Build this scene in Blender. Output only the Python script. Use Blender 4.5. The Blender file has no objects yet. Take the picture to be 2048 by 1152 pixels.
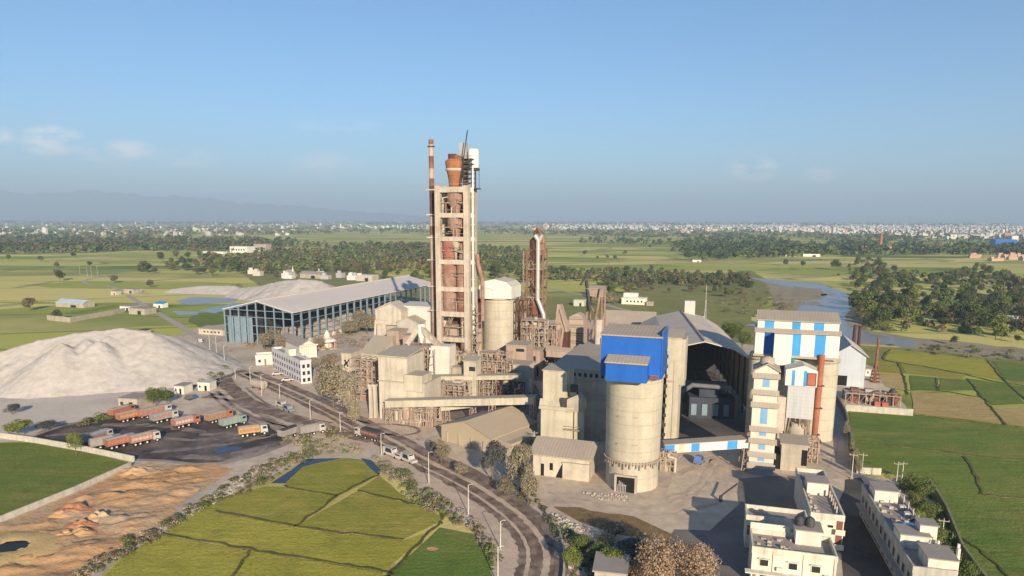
import bpy, math, random
from mathutils import Vector, Matrix, noise as mnoise
R = math.radians
C = bpy.context.scene.collection
sc = bpy.context.scene
# ---------------------------------------------------------------- camera
F = 1365.0; PITCH = R(10.0); HOR = 438.0; PPY = HOR + F * math.tan(PITCH); ROLL = R(0.16); HC = 60.0
_r0 = Vector((1, 0, 0)); _u0 = Vector((0, math.sin(PITCH), math.cos(PITCH))); FW = Vector((0, math.cos(PITCH), -math.sin(PITCH)))
RT = _r0 * math.cos(ROLL) + _u0 * math.sin(ROLL); UP = _u0 * math.cos(ROLL) - _r0 * math.sin(ROLL)
cd = bpy.data.cameras.new('camera'); cam = bpy.data.objects.new('camera', cd); C.objects.link(cam)
cam.matrix_world = Matrix(((RT.x, UP.x, -FW.x, 0), (RT.y, UP.y, -FW.y, 0), (RT.z, UP.z, -FW.z, HC), (0, 0, 0, 1)))
cd.sensor_width = 36; cd.lens = F / 2048 * 36; cd.shift_y = (PPY - 576) / 2048
cd.clip_start = 1; cd.clip_end = 120000
sc.camera = cam
# ---------------------------------------------------------------- sun, sky, exposure
SUN_EL = R(18.5); SUN_AZ = R(165.5)          # clockwise from +Y
SV = Vector((math.sin(SUN_AZ) * math.cos(SUN_EL), math.cos(SUN_AZ) * math.cos(SUN_EL), math.sin(SUN_EL)))
sl = bpy.data.lights.new('sun', 'SUN'); sl.energy = 5.0; sl.angle = R(0.5); sl.color = (1, .83, .62)
so = bpy.data.objects.new('sun', sl); C.objects.link(so); so.rotation_euler = SV.to_track_quat('Z', 'Y').to_euler()
world = bpy.data.worlds.new('World'); sc.world = world; world.use_nodes = True
nt = world.node_tree; nt.nodes.clear()
def N(nt, t, **k):
    n = nt.nodes.new(t)
    for a, b in k.items(): setattr(n, a, b)
    return n
def ramp(nt, stops, fac=None, interp='LINEAR'):
    n = nt.nodes.new('ShaderNodeValToRGB'); n.color_ramp.interpolation = interp
    e = n.color_ramp.elements
    while len(e) < len(stops): e.new(0.5)
    for q, (p, c) in zip(e, stops):
        q.position = p; q.color = (c[0], c[1], c[2], 1) if not isinstance(c, (int, float)) else (c, c, c, 1)
    if fac is not None: nt.links.new(fac, n.inputs[0])
    return n
def math_n(nt, op, a, b=None, c=None):
    n = nt.nodes.new('ShaderNodeMath'); n.operation = op
    for i, v in enumerate((a, b, c)):
        if v is None: continue
        if isinstance(v, (int, float)): n.inputs[i].default_value = v
        else: nt.links.new(v, n.inputs[i])
    return n.outputs[0]
def mixc(nt, fac, a, b, blend='MIX'):
    n = nt.nodes.new('ShaderNodeMix'); n.data_type = 'RGBA'; n.blend_type = blend
    for i, v in ((0, fac), (6, a), (7, b)):
        if isinstance(v, (int, float)): n.inputs[i].default_value = v
        elif isinstance(v, tuple): n.inputs[i].default_value = (v[0], v[1], v[2], 1)
        else: nt.links.new(v, n.inputs[i])
    return n.outputs[2]
sky = N(nt, 'ShaderNodeTexSky', sky_type='NISHITA', sun_disc=False, sun_elevation=SUN_EL, sun_rotation=SUN_AZ)
sky.altitude = 60; sky.air_density = 1.0; sky.dust_density = 0.1; sky.ozone_density = 3.0
tc = N(nt, 'ShaderNodeTexCoord'); sep = N(nt, 'ShaderNodeSeparateXYZ'); nt.links.new(tc.outputs['Generated'], sep.inputs[0])
# a few small far clouds in the sky itself, placed by compass direction and elevation
az = math_n(nt, 'DIVIDE', sep.outputs[0], math_n(nt, 'MAXIMUM', sep.outputs[1], 0.05))
el = math_n(nt, 'DIVIDE', sep.outputs[2], math_n(nt, 'MAXIMUM', sep.outputs[1], 0.05))
cmb = N(nt, 'ShaderNodeCombineXYZ'); nt.links.new(math_n(nt, 'MULTIPLY', az, 10.0), cmb.inputs[0]); nt.links.new(math_n(nt, 'MULTIPLY', el, 26.0), cmb.inputs[1])
cn = N(nt, 'ShaderNodeTexNoise'); cn.inputs['Scale'].default_value = 1.6; cn.inputs['Detail'].default_value = 7; cn.inputs['Roughness'].default_value = .62
nt.links.new(cmb.outputs[0], cn.inputs['Vector'])
def blob(ca, ce, ra, re):
    a = math_n(nt, 'DIVIDE', math_n(nt, 'SUBTRACT', az, ca), ra); e = math_n(nt, 'DIVIDE', math_n(nt, 'SUBTRACT', el, ce), re)
    d = math_n(nt, 'ADD', math_n(nt, 'MULTIPLY', a, a), math_n(nt, 'MULTIPLY', e, e))
    return math_n(nt, 'MAXIMUM', math_n(nt, 'SUBTRACT', 1.0, d), 0.0)
msum = None
for ca, ce, ra, re, w in ((-.745, .108, .05, .026, 1.6), (-.655, .108, .055, .024, 1.4), (-.56, .092, .065, .02, 1.0), (-.46, .082, .05, .016, .6), (.343, .072, .040, .022, 1.3), (.44, .064, .03, .014, .7), (-.27, .075, .07, .02, .5), (-.25, .13, .08, .012, .3)):
    b = math_n(nt, 'MULTIPLY', blob(ca, ce, ra, re), w)
    msum = b if msum is None else math_n(nt, 'ADD', msum, b)
cm = math_n(nt, 'MULTIPLY', msum, ramp(nt, [(.38, 0.0), (.62, 1.0)], cn.outputs['Fac']).outputs[0])
skyt = mixc(nt, 1.0, sky.outputs[0], (.70, 1.02, 1.24), 'MULTIPLY')
skyc = mixc(nt, math_n(nt, 'MULTIPLY', cm, .8), skyt, (12.5, 11.4, 11.2))
bg = N(nt, 'ShaderNodeBackground'); bg.inputs['Strength'].default_value = 0.064
nt.links.new(skyc, bg.inputs['Color'])
ow = N(nt, 'ShaderNodeOutputWorld'); nt.links.new(bg.outputs[0], ow.inputs[0])
sc.view_settings.view_transform = 'Standard'; sc.view_settings.look = 'None'; sc.view_settings.gamma = 1; sc.view_settings.exposure = 0.84
sc.cycles.max_bounces = 5; sc.cycles.diffuse_bounces = 3; sc.cycles.glossy_bounces = 3; sc.cycles.volume_bounces = 0; sc.cycles.transparent_max_bounces = 6

# ---------------------------------------------------------------- measuring the photograph: photo position -> ground point
CAM = Vector((0, 0, HC))
def ray(x, y): return FW + RT * ((x - 1024) / F) + UP * (-(y - PPY) / F)
def G(x, y, z=0.0):
    d = ray(x, y); t = (z - HC) / d.z
    return CAM + d * t
def proj(p):
    d = Vector(p) - CAM; w = d.dot(FW)
    return 1024 + F * d.dot(RT) / w, PPY - F * d.dot(UP) / w
def bis(f, lo, hi):
    a = f(lo)
    for _ in range(48):
        m = (lo + hi) / 2
        if (f(m) > 0) == (a > 0): lo = m
        else: hi = m
    return (lo + hi) / 2
def hz(p, y):                                   # height at which a plumb line over p reaches photo row y
    return bis(lambda z: proj((p[0], p[1], z))[1] - y, -5, 130)
def wx(p, d, x, z=0):                           # length along d from p until photo column x
    return bis(lambda t: proj((p[0] + d[0] * t, p[1] + d[1] * t, z))[0] - x, .05, 400)
def scale_at(y): return F / (G(1024, y) - CAM).dot(FW)
GA = 18.5
def axes(a): a = R(a); return Vector((math.cos(a), -math.sin(a), 0)), Vector((math.sin(a), math.cos(a), 0))

# ---------------------------------------------------------------- mesh builder
class M:
    def __init__(s): s.v = []; s.f = []; s.mi = []; s.sm = []; s.m = 0
    def face(s, pts, smooth=False):
        i = len(s.v); s.v.extend([tuple(p) for p in pts]); s.f.append(tuple(range(i, i + len(pts)))); s.mi.append(s.m); s.sm.append(smooth); return s
    def idx(s, vs, fs, smooth=False):
        i = len(s.v); s.v.extend([tuple(p) for p in vs])
        for f in fs: s.f.append(tuple(i + k for k in f)); s.mi.append(s.m); s.sm.append(smooth)
        return s
    def box(s, x0, y0, z0, x1, y1, z1):
        vs = [(x0, y0, z0), (x1, y0, z0), (x1, y1, z0), (x0, y1, z0), (x0, y0, z1), (x1, y0, z1), (x1, y1, z1), (x0, y1, z1)]
        return s.idx(vs, [(3, 2, 1, 0), (4, 5, 6, 7), (0, 1, 5, 4), (1, 2, 6, 5), (2, 3, 7, 6), (3, 0, 4, 7)])
    def beam(s, p, q, w, h=None):
        h = w if h is None else h
        p = Vector(p); q = Vector(q); d = (q - p).normalized()
        u = Vector((0, 0, 1)).cross(d)
        if u.length < .01: u = Vector((1, 0, 0))
        u.normalize(); n = d.cross(u)
        u = u * (w / 2); n = n * (h / 2)
        vs = [p - u - n, p + u - n, p + u + n, p - u + n, q - u - n, q + u - n, q + u + n, q - u + n]
        return s.idx(vs, [(0, 1, 2, 3)[::-1], (4, 5, 6, 7), (0, 1, 5, 4), (1, 2, 6, 5), (2, 3, 7, 6), (3, 0, 4, 7)])
    def tube(s, p, q, r, r2=None, n=10, cap=True):
        r2 = r if r2 is None else r2
        p = Vector(p); q = Vector(q); d = (q - p).normalized()
        u = d.orthogonal().normalized(); w = d.cross(u)
        a = [(math.cos(2 * math.pi * k / n), math.sin(2 * math.pi * k / n)) for k in range(n)]
        vs = [p + (u * c + w * t) * r for c, t in a] + [q + (u * c + w * t) * r2 for c, t in a]
        s.idx(vs, [(k, (k + 1) % n, n + (k + 1) % n, n + k) for k in range(n)], True)
        if cap:
            s.face(vs[:n][::-1]); s.face(vs[n:])
        return s
    def pipe(s, pts, r, n=10):
        for a, b in zip(pts, pts[1:]):
            d = (Vector(b) - Vector(a)).normalized() * (r * .35)
            s.tube(Vector(a) - d, Vector(b) + d, r, n=n)
        return s
    def lathe(s, cx, cy, prof, n=24, cap=True, z=0):
        vs = []
        for r, h in prof:
            for k in range(n):
                a = 2 * math.pi * k / n; vs.append((cx + r * math.cos(a), cy + r * math.sin(a), z + h))
        fs = []
        for j in range(len(prof) - 1):
            for k in range(n):
                k2 = (k + 1) % n; fs.append((j * n + k, j * n + k2, (j + 1) * n + k2, (j + 1) * n + k))
        s.idx(vs, fs, True)
        if cap:
            s.face(vs[:n][::-1]); s.face(vs[-n:])
        return s
    def prism(s, poly, z0, z1):                 # poly in xy
        n = len(poly); b = [(x, y, z0) for x, y in poly]; t = [(x, y, z1) for x, y in poly]
        s.idx(b + t, [tuple(range(n))[::-1], tuple(range(n, 2 * n))] + [(k, (k + 1) % n, n + (k + 1) % n, n + k) for k in range(n)])
        return s
    def extr(s, poly, axis, a0, a1):            # poly in the two other axes, extruded along x or y
        n = len(poly)
        mk = (lambda u, w, t: (t, u, w)) if axis == 'x' else (lambda u, w, t: (u, t, w))
        b = [mk(u, w, a0) for u, w in poly]; t = [mk(u, w, a1) for u, w in poly]
        s.idx(b + t, [tuple(range(n)), tuple(range(n, 2 * n))[::-1]] + [(k, n + k, n + (k + 1) % n, (k + 1) % n) for k in range(n)])
        return s
    def build(s, name, mats, parent=None, loc=None, rot=0):
        me = bpy.data.meshes.new(name); me.from_pydata(s.v, [], s.f)
        if not isinstance(mats, (list, tuple)): mats = [mats]
        for m in mats: me.materials.append(m)
        me.polygons.foreach_set('material_index', s.mi); me.polygons.foreach_set('use_smooth', s.sm)
        me.update()
        o = bpy.data.objects.new(name, me); C.objects.link(o)
        if parent is not None: o.parent = parent
        if loc is not None: o.location = loc
        if rot: o.rotation_euler.z = rot
        return o
def tag(o, label=None, cat=None, group=None, kind=None):
    if label: o['label'] = label
    if cat: o['category'] = cat
    if group: o['group'] = group
    if kind: o['kind'] = kind
    return o
def thing(name, label, cat, loc=(0, 0, 0), ang=0.0, group=None):
    o = bpy.data.objects.new(name, None); C.objects.link(o); o.empty_display_size = 1
    o.location = loc; o.rotation_euler.z = -R(ang)
    return tag(o, label, cat, group)
def copy_tree(o, parent=None):
    kids = list(o.children); c = o.copy(); C.objects.link(c)
    if parent is not None: c.parent = parent
    for k in kids: copy_tree(k, c)
    return c

# ---------------------------------------------------------------- materials
MATS = {}
def mat(name, col, rough=.85, var=.12, sc_=.35, streak=0.0, bump=0.0, metal=0.0, col2=None, lo=.42, hi=.6, dust=0.0, fine=0.0, corr=None, space='Object', dustcol=(.36, .31, .245), spec=.25, sc2=None, band=None):
    if name in MATS: return MATS[name]
    m = bpy.data.materials.new(name); m.use_nodes = True; t = m.node_tree; t.nodes.clear()
    out = N(t, 'ShaderNodeOutputMaterial'); b = N(t, 'ShaderNodeBsdfPrincipled'); t.links.new(b.outputs[0], out.inputs[0])
    b.inputs['Roughness'].default_value = rough; b.inputs['Metallic'].default_value = metal; b.inputs['Specular IOR Level'].default_value = spec
    if space == 'World': vec = N(t, 'ShaderNodeNewGeometry').outputs['Position']
    else: vec = N(t, 'ShaderNodeTexCoord').outputs['Object']
    def noise(scale, det=6, sxyz=None, rg=.6):
        v = vec
        if sxyz:
            mp = N(t, 'ShaderNodeMapping'); mp.inputs['Scale'].default_value = sxyz; t.links.new(v, mp.inputs[0]); v = mp.outputs[0]
        n = N(t, 'ShaderNodeTexNoise'); n.inputs['Scale'].default_value = scale; n.inputs['Detail'].default_value = det; n.inputs['Roughness'].default_value = rg
        t.links.new(v, n.inputs['Vector']); return n.outputs['Fac']
    n1 = noise(sc_)
    c = mixc(t, ramp(t, [(.25, 0.0), (.75, 1.0)], n1).outputs[0], tuple(x * (1 - var) for x in col), tuple(min(1, x * (1 + var)) for x in col))
    if col2: c = mixc(t, ramp(t, [(lo, 0.0), (hi, 1.0)], noise(sc2 or sc_ * .6, 8)).outputs[0], c, col2)
    if band: # horizontal pour lines / sheet courses: real joints in the surface
        sp = N(t, 'ShaderNodeSeparateXYZ'); t.links.new(vec, sp.inputs[0])
        fr = math_n(t, 'FRACT', math_n(t, 'DIVIDE', sp.outputs[2], band))
        c = mixc(t, math_n(t, 'MULTIPLY', ramp(t, [(.0, 1.0), (.06, .0), (.94, 0.0), (1, 1.0)], fr).outputs[0], .38), c, tuple(x * .45 for x in col))
    if streak: c = mixc(t, math_n(t, 'MULTIPLY', ramp(t, [(.45, 0.0), (.75, 1.0)], noise(1.0, 5, (.9, .9, .05))).outputs[0], streak), c, tuple(x * .45 for x in col))
    if fine: c = mixc(t, math_n(t, 'MULTIPLY', ramp(t, [(.35, 1.0), (.6, 0.0)], noise(sc_ * 9, 4)).outputs[0], fine), c, tuple(x * .4 for x in col))
    if dust:
        g = N(t, 'ShaderNodeNewGeometry'); sp2 = N(t, 'ShaderNodeSeparateXYZ'); t.links.new(g.outputs['Normal'], sp2.inputs[0])
        f = math_n(t, 'MULTIPLY', ramp(t, [(.3, 0.0), (.8, 1.0)], sp2.outputs[2]).outputs[0], dust)
        c = mixc(t, f, c, dustcol)
    t.links.new(c, b.inputs['Base Color'])
    if corr or bump:
        bp = N(t, 'ShaderNodeBump'); bp.inputs['Strength'].default_value = 1.0
        if corr:
            ax, per, dep = corr
            sp = N(t, 'ShaderNodeSeparateXYZ'); t.links.new(vec, sp.inputs[0])
            hgt = math_n(t, 'MULTIPLY', math_n(t, 'SINE', math_n(t, 'MULTIPLY', sp.outputs[ax], 6.283 / per)), dep); bp.inputs['Distance'].default_value = 1.0
        else:
            hgt = noise(sc_ * 6, 6); bp.inputs['Distance'].default_value = bump
        t.links.new(hgt, bp.inputs['Height']); t.links.new(bp.outputs[0], b.inputs['Normal'])
    MATS[name] = m
    return m
conc = mat('concrete', (.46, .405, .32), var=.2, sc_=.35, streak=.5, dust=.8, fine=.3, col2=(.34, .285, .225), lo=.5, hi=.7)
concp = mat('pale_concrete', (.56, .50, .40), var=.16, sc_=.3, streak=.5, dust=.5, fine=.2, col2=(.44, .37, .285), lo=.5, hi=.72)
silo_c = mat('silo_concrete', (.50, .45, .35), var=.16, sc_=.25, streak=.28, band=3.1, col2=(.36, .33, .27), lo=.55, hi=.8, fine=.15)
cream = mat('cream_sheet', (.53, .48, .365), var=.12, sc_=.25, streak=.45, dust=.8, col2=(.40, .37, .265), lo=.48, hi=.7, fine=.15)
framec = mat('stained_frame_concrete', (.55, .47, .37), var=.2, sc_=.25, streak=.6, fine=.25, col2=(.40, .26, .19), lo=.54, hi=.75)
pinkc = mat('pink_plant_wall', (.44, .33, .26), var=.18, sc_=.4, streak=.45, dust=.7, fine=.3)
dustroof = mat('dusty_roof', (.40, .335, .265), var=.10, sc_=.12, corr=(0, .8, .012), fine=.12, col2=(.35, .29, .225), lo=.5, hi=.7)
duststeel = mat('dusty_steel', (.36, .28, .22), var=.3, sc_=.8, dust=.5, fine=.3)
whitep = mat('white_sheet', (.72, .69, .62), rough=.6, var=.07, sc_=.3, streak=.28, dust=.5, col2=(.60, .55, .47), lo=.55, hi=.75)
bluep = mat('light_blue_sheet', (.05, .30, .64), rough=.55, var=.12, sc_=.4, streak=.3)
deepb = mat('blue_sheet', (.018, .115, .46), rough=.5, var=.14, sc_=.25, streak=.2, dust=.5)
rust = mat('rusty_steel', (.225, .10, .06), var=.35, sc_=.5, streak=.4, fine=.4, col2=(.36, .17, .10), lo=.5, hi=.72)
rustp = mat('faded_pink_vessel', (.39, .25, .19), var=.25, sc_=.5, streak=.6, fine=.4, dust=.5, band=2.2, col2=(.30, .14, .10), lo=.48, hi=.66)
darkrust = mat('dark_rust_steel', (.11, .045, .035), var=.4, sc_=.8, fine=.4)
steel = mat('galvanised_steel', (.50, .48, .44), rough=.45, metal=.35, var=.08, streak=.15)
darks = mat('dark_steel', (.05, .05, .05), rough=.6, var=.3)
tealw = mat('blue_grey_cladding', (.20, .27, .32), rough=.6, var=.12, sc_=.3, streak=.3, dust=.4)
roofw = mat('pale_dusty_shed_roof', (.62, .555, .49), var=.06, sc_=.05, corr=(1, .9, .01))
glass = mat('dark_window_glass', (.025, .03, .035), rough=.15, var=.1, spec=.5)
black = mat('dark_void', (.012, .012, .012), rough=.9, var=.1)
plaster = mat('white_plaster', (.70, .66, .55), var=.08, sc_=.6, streak=.55, fine=.15, col2=(.54, .50, .42), lo=.56, hi=.75)
roofslab = mat('grey_roof_slab', (.33, .29, .26), var=.15, sc_=.5, fine=.25)
lilac = mat('pale_lilac_plaster', (.58, .56, .58), var=.1, sc_=.5, streak=.25)
brick = mat('red_brick', (.40, .15, .09), var=.2, sc_=1.5, fine=.3)
wallm = mat('whitewashed_wall', (.52, .48, .40), var=.2, sc_=.6, streak=.5, fine=.2)
polem = mat('pale_pole_paint', (.62, .58, .50), rough=.5, var=.1)
tyre = mat('tyre_rubber', (.02, .02, .02), rough=.9)
# ================================================================ ground, fields, roads, water
def field_mat(name, c1, c2, c3, cell=.012, sx=1.0, sy=1.0, edge=.0, tuft=.5, rot=18.0, nlo=.35, nhi=.65):
    m = bpy.data.materials.new(name); m.use_nodes = True; t = m.node_tree; t.nodes.clear()
    out = N(t, 'ShaderNodeOutputMaterial'); b = N(t, 'ShaderNodeBsdfPrincipled'); t.links.new(b.outputs[0], out.inputs[0])
    b.inputs['Roughness'].default_value = .95; b.inputs['Specular IOR Level'].default_value = .1
    g = N(t, 'ShaderNodeNewGeometry').outputs['Position']
    mp = N(t, 'ShaderNodeMapping'); mp.inputs['Scale'].default_value = (sx, sy, 1); mp.inputs['Rotation'].default_value = (0, 0, R(rot)); t.links.new(g, mp.inputs[0])
    def noise(scale, v, d=6, rg=.6):
        n = N(t, 'ShaderNodeTexNoise'); n.inputs['Scale'].default_value = scale; n.inputs['Detail'].default_value = d; n.inputs['Roughness'].default_value = rg; t.links.new(v, n.inputs['Vector']); return n.outputs['Fac']
    if cell:
        v = N(t, 'ShaderNodeTexVoronoi'); v.inputs['Scale'].default_value = cell; v.inputs['Randomness'].default_value = .8; v.distance = 'CHEBYCHEV'; t.links.new(mp.outputs[0], v.inputs['Vector'])
        sp = N(t, 'ShaderNodeSeparateColor'); t.links.new(v.outputs['Color'], sp.inputs[0])
        f = math_n(t, 'ADD', math_n(t, 'MULTIPLY', sp.outputs[0], .75), math_n(t, 'MULTIPLY', noise(.004, g, 4), .5))
        c = ramp(t, [(.15, c1), (.5, c2), (.85, c3), (1.0, tuple(x * .75 for x in c1))], f).outputs[0]
        if edge:
            v2 = N(t, 'ShaderNodeTexVoronoi'); v2.feature = 'DISTANCE_TO_EDGE'; v2.inputs['Scale'].default_value = cell; v2.inputs['Randomness'].default_value = .8; t.links.new(mp.outputs[0], v2.inputs['Vector'])
            c = mixc(t, math_n(t, 'MULTIPLY', ramp(t, [(.0, 1.0), (.035, 0.0)], v2.outputs['Distance']).outputs[0], edge), c, tuple(x * .45 for x in c1))
    else:
        c = mixc(t, ramp(t, [(nlo, 0.0), (nhi, 1.0)], noise(.03, g, 7)).outputs[0], c1, c2)
        c = mixc(t, ramp(t, [(.48, 0.0), (.66, .85)], noise(.09, mp.outputs[0], 7, .7)).outputs[0], c, c3)
        m2 = N(t, 'ShaderNodeMapping'); m2.inputs['Scale'].default_value = (.08, 1.0, 1); m2.inputs['Rotation'].default_value = (0, 0, R(12)); t.links.new(g, m2.inputs[0])
        c = mixc(t, ramp(t, [(.42, .35), (.6, 0.0)], noise(.8, m2.outputs[0], 4)).outputs[0], c, tuple(x * .62 for x in c1))
        c = mixc(t, ramp(t, [(.52, 0.0), (.68, .55)], noise(.22, g, 8, .7)).outputs[0], c, tuple(x * .55 for x in c1)); c = mixc(t, ramp(t, [(.56, 0.0), (.70, .6)], noise(.055, g, 8, .75)).outputs[0], c, (c3[0] * 1.05, c3[1] * .92, c3[2] * 1.1))
    n3 = noise(2.2, g, 6, .8); c = mixc(t, math_n(t, 'MULTIPLY', ramp(t, [(.36, 1.0), (.58, 0.0)], n3).outputs[0], tuft), c, tuple(x * .5 for x in c1))
    t.links.new(c, b.inputs['Base Color'])
    bp = N(t, 'ShaderNodeBump'); bp.inputs['Distance'].default_value = .35; bp.inputs['Strength'].default_value = .8
    t.links.new(noise(1.1, g, 7, .7), bp.inputs['Height']); t.links.new(bp.outputs[0], b.inputs['Normal'])
    MATS[name] = m; return m
OL, YG, DG = (.225, .22, .05), (.255, .235, .06), (.075, .115, .025)
f_far = field_mat('far_farmland', (.20, .28, .055), (.48, .48, .10), (.74, .61, .22), cell=.0105, sx=.5, sy=1.5, edge=.6, tuft=.25)
f_ol = field_mat('olive_paddy', (.29, .29, .05), (.39, .35, .06), (.48, .38, .09), cell=0, tuft=.4)
f_yg = field_mat('yellow_green_paddy', (.38, .36, .05), (.50, .43, .08), (.31, .31, .055), cell=0, tuft=.5)
f_gr = field_mat('green_paddy', (.135, .21, .037), (.20, .26, .05), (.32, .285, .08), cell=0, tuft=.5, sx=.25)
f_dk = field_mat('dark_green_crop', (.15, .215, .04), (.23, .26, .05), (.33, .29, .075), cell=0, tuft=.7, sx=.3)
f_tan = field_mat('cut_stubble', (.50, .36, .15), (.57, .42, .18), (.38, .32, .11), cell=0, tuft=.3)
f_bund = field_mat('grass_bund', (.11, .115, .03), (.19, .165, .06), (.30, .235, .12), cell=0, tuft=.8)
f_scr = field_mat('rough_scrubland', (.25, .245, .07), (.36, .33, .13), (.22, .26, .06), cell=0, tuft=.4)
f_bank = field_mat('sandy_river_bank', (.45, .37, .26), (.36, .31, .19), (.23, .23, .08), cell=0, tuft=.5)
yardm = mat('cement_dust_yard', (.60, .495, .375), var=.14, sc_=.05, space='World', col2=(.42, .34, .26), lo=.46, hi=.68, sc2=.06, fine=.35, bump=.05)
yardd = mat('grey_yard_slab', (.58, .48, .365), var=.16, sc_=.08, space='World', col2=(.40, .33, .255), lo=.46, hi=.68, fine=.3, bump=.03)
soil = mat('orange_soil', (.55, .32, .15), var=.22, sc_=.12, space='World', col2=(.50, .37, .23), lo=.45, hi=.62, sc2=.05, bump=.35, fine=.12)
coal = mat('coal_dust_lot', (.055, .043, .040), var=.35, sc_=.12, space='World', col2=(.22, .18, .15), lo=.42, hi=.68, sc2=.07, bump=.06, fine=.3)
roadm = mat('worn_asphalt', (.16, .105, .076), var=.35, sc_=.5, space='World', col2=(.36, .28, .21), lo=.42, hi=.64, sc2=.3, fine=.35)
trackm = mat('dusty_wheel_track', (.19, .14, .115), var=.25, sc_=.3, space='World', col2=(.36, .29, .235), lo=.45, hi=.65, sc2=.2)
shoulder = mat('dusty_shoulder', (.58, .455, .335), var=.14, sc_=.15, space='World', col2=(.45, .345, .255), lo=.5, hi=.68, sc2=.2, fine=.25, bump=.06)
pathm = mat('pale_path', (.42, .36, .28), var=.1, sc_=.1, space='World')
def water_mat(name, col, rough=.06):
    m = mat(name, col, rough=rough, var=.15, sc_=.02, space='World', spec=.5)
    t = m.node_tree; b = [n for n in t.nodes if n.type == 'BSDF_PRINCIPLED'][0]; g = N(t, 'ShaderNodeNewGeometry')
    n = N(t, 'ShaderNodeTexNoise'); n.inputs['Scale'].default_value = .5; t.links.new(g.outputs['Position'], n.inputs['Vector'])
    bp = N(t, 'ShaderNodeBump'); bp.inputs['Distance'].default_value = .03; t.links.new(n.outputs['Fac'], bp.inputs['Height']); t.links.new(bp.outputs[0], b.inputs['Normal'])
    return m
riverm = water_mat('river_water', (.24, .235, .22), .28); pondm = water_mat('pond_water', (.012, .018, .035), .04)

def sheet(name, pxs, m, z, jag=0.0, seed=1, cat=None):
    rnd = random.Random(seed); pts = [G(x, y) for x, y in pxs]; out = []
    for a, b in zip(pts, pts[1:] + pts[:1]):
        n = max(1, int((b - a).length / 6)) if jag else 1
        for k in range(n):
            p = a.lerp(b, k / n)
            if jag and k: p = p + Vector((rnd.gauss(0, jag), rnd.gauss(0, jag), 0))
            out.append((p.x, p.y, z))
    mb = M(); mb.face(out); me = mb
    o = mb.build(name, m)
    import bmesh
    bm = bmesh.new(); bm.from_mesh(o.data); bmesh.ops.triangulate(bm, faces=bm.faces[:])
    bm.normal_update()
    for f in bm.faces:
        if f.normal.z < 0: f.normal_flip()
    bm.to_mesh(o.data); bm.free()
    return tag(o, kind='structure')
def inpoly(p, poly):
    c = False; n = len(poly)
    for i in range(n):
        a, b = poly[i], poly[i - 1]
        if (a[1] > p[1]) != (b[1] > p[1]) and p[0] < (b[0] - a[0]) * (p[1] - a[1]) / (b[1] - a[1]) + a[0]: c = not c
    return c
def relief(name, pxs, m, z, amp, step=.7):
    P = [G(x, y) for x, y in pxs]; P2 = [(p.x, p.y) for p in P]; x0 = min(p[0] for p in P2); y0 = min(p[1] for p in P2); x1 = max(p[0] for p in P2); y1 = max(p[1] for p in P2)
    x0 = max(x0, -140); nx = int((x1 - x0) / step); ny = int((y1 - y0) / step); idx = {}; vs = []; fs = []
    for j in range(ny + 1):
        for i in range(nx + 1):
            x = x0 + i * step; y = y0 + j * step
            if not inpoly((x, y), P2): continue
            ed = min(math.hypot(x - max(min(a[0], b[0]), min(max(a[0], b[0]), x)), y - max(min(a[1], b[1]), min(max(a[1], b[1]), y))) for a, b in zip(P2, P2[1:] + P2[:1]))
            h = mnoise.noise(Vector((x * .09, y * .16, 2))) * .8 + mnoise.noise(Vector((x * .33, y * .5, 7))) * .6 + mnoise.noise(Vector((x * 1.1, y * 1.1, 9))) * .3
            idx[i, j] = len(vs); vs.append((x, y, z + amp * max(0, h + .25) * min(1, (ed + .2) / 3)))
    for j in range(ny):
        for i in range(nx):
            k = [(i, j), (i + 1, j), (i + 1, j + 1), (i, j + 1)]
            if all(q in idx for q in k): fs.append(tuple(idx[q] for q in k))
    mb = M(); mb.idx(vs, fs, True); return tag(mb.build(name, m), kind='structure')
def smooth_line(pts, n=6):
    out = []
    P = [pts[0]] + list(pts) + [pts[-1]]
    for i in range(1, len(P) - 2):
        p0, p1, p2, p3 = P[i - 1], P[i], P[i + 1], P[i + 2]
        for k in range(n):
            t = k / n
            out.append(0.5 * ((2 * p1) + (p2 - p0) * t + (2 * p0 - 5 * p1 + 4 * p2 - p3) * t * t + (3 * p1 - p0 - 3 * p2 + p3) * t ** 3))
    out.append(P[-2]); return out
def ribbon(name, pxs, w, m, z, h=0.0, off=0.0, kind='structure', jag=0.0, seed=3, pts=None, wob=0.0):
    rnd = random.Random(seed)
    L = smooth_line([G(x, y) for x, y in pxs]) if pts is None else pts
    if wob:
        L2 = []
        for a, b in zip(L, L[1:]):
            k_ = max(1, int((b - a).length / 1.6))
            L2 += [a.lerp(b, j / k_) + Vector((rnd.gauss(0, wob), rnd.gauss(0, wob), 0)) * .6 for j in range(k_)]
        L = L2 + [L[-1]]
    le, ri = [], []
    for i, p in enumerate(L):
        d = (L[min(i + 1, len(L) - 1)] - L[max(i - 1, 0)]); d.z = 0; d.normalize(); n = Vector((-d.y, d.x, 0))
        ww = w / 2 * (1 + rnd.uniform(-jag, jag))
        le.append(p + n * (off + ww)); ri.append(p + n * (off - w / 2 * (1 + rnd.uniform(-jag, jag))))
    mb = M()
    for i in range(len(L) - 1):
        a, b, c, d = ri[i], ri[i + 1], le[i + 1], le[i]
        if h:
            mb.idx([(q.x, q.y, zz) for zz in (z, z + h) for q in (a, b, c, d)], [(4, 5, 6, 7), (0, 1, 5, 4)[::1], (2, 3, 7, 6)] + ([(3, 0, 4, 7)] if i == 0 else []) + ([(1, 2, 6, 5)] if i == len(L) - 2 else []))
        else: mb.face([(q.x, q.y, z) for q in (a, b, c, d)])
    o = mb.build(name, m)
    if kind: tag(o, kind=kind)
    return o
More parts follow.
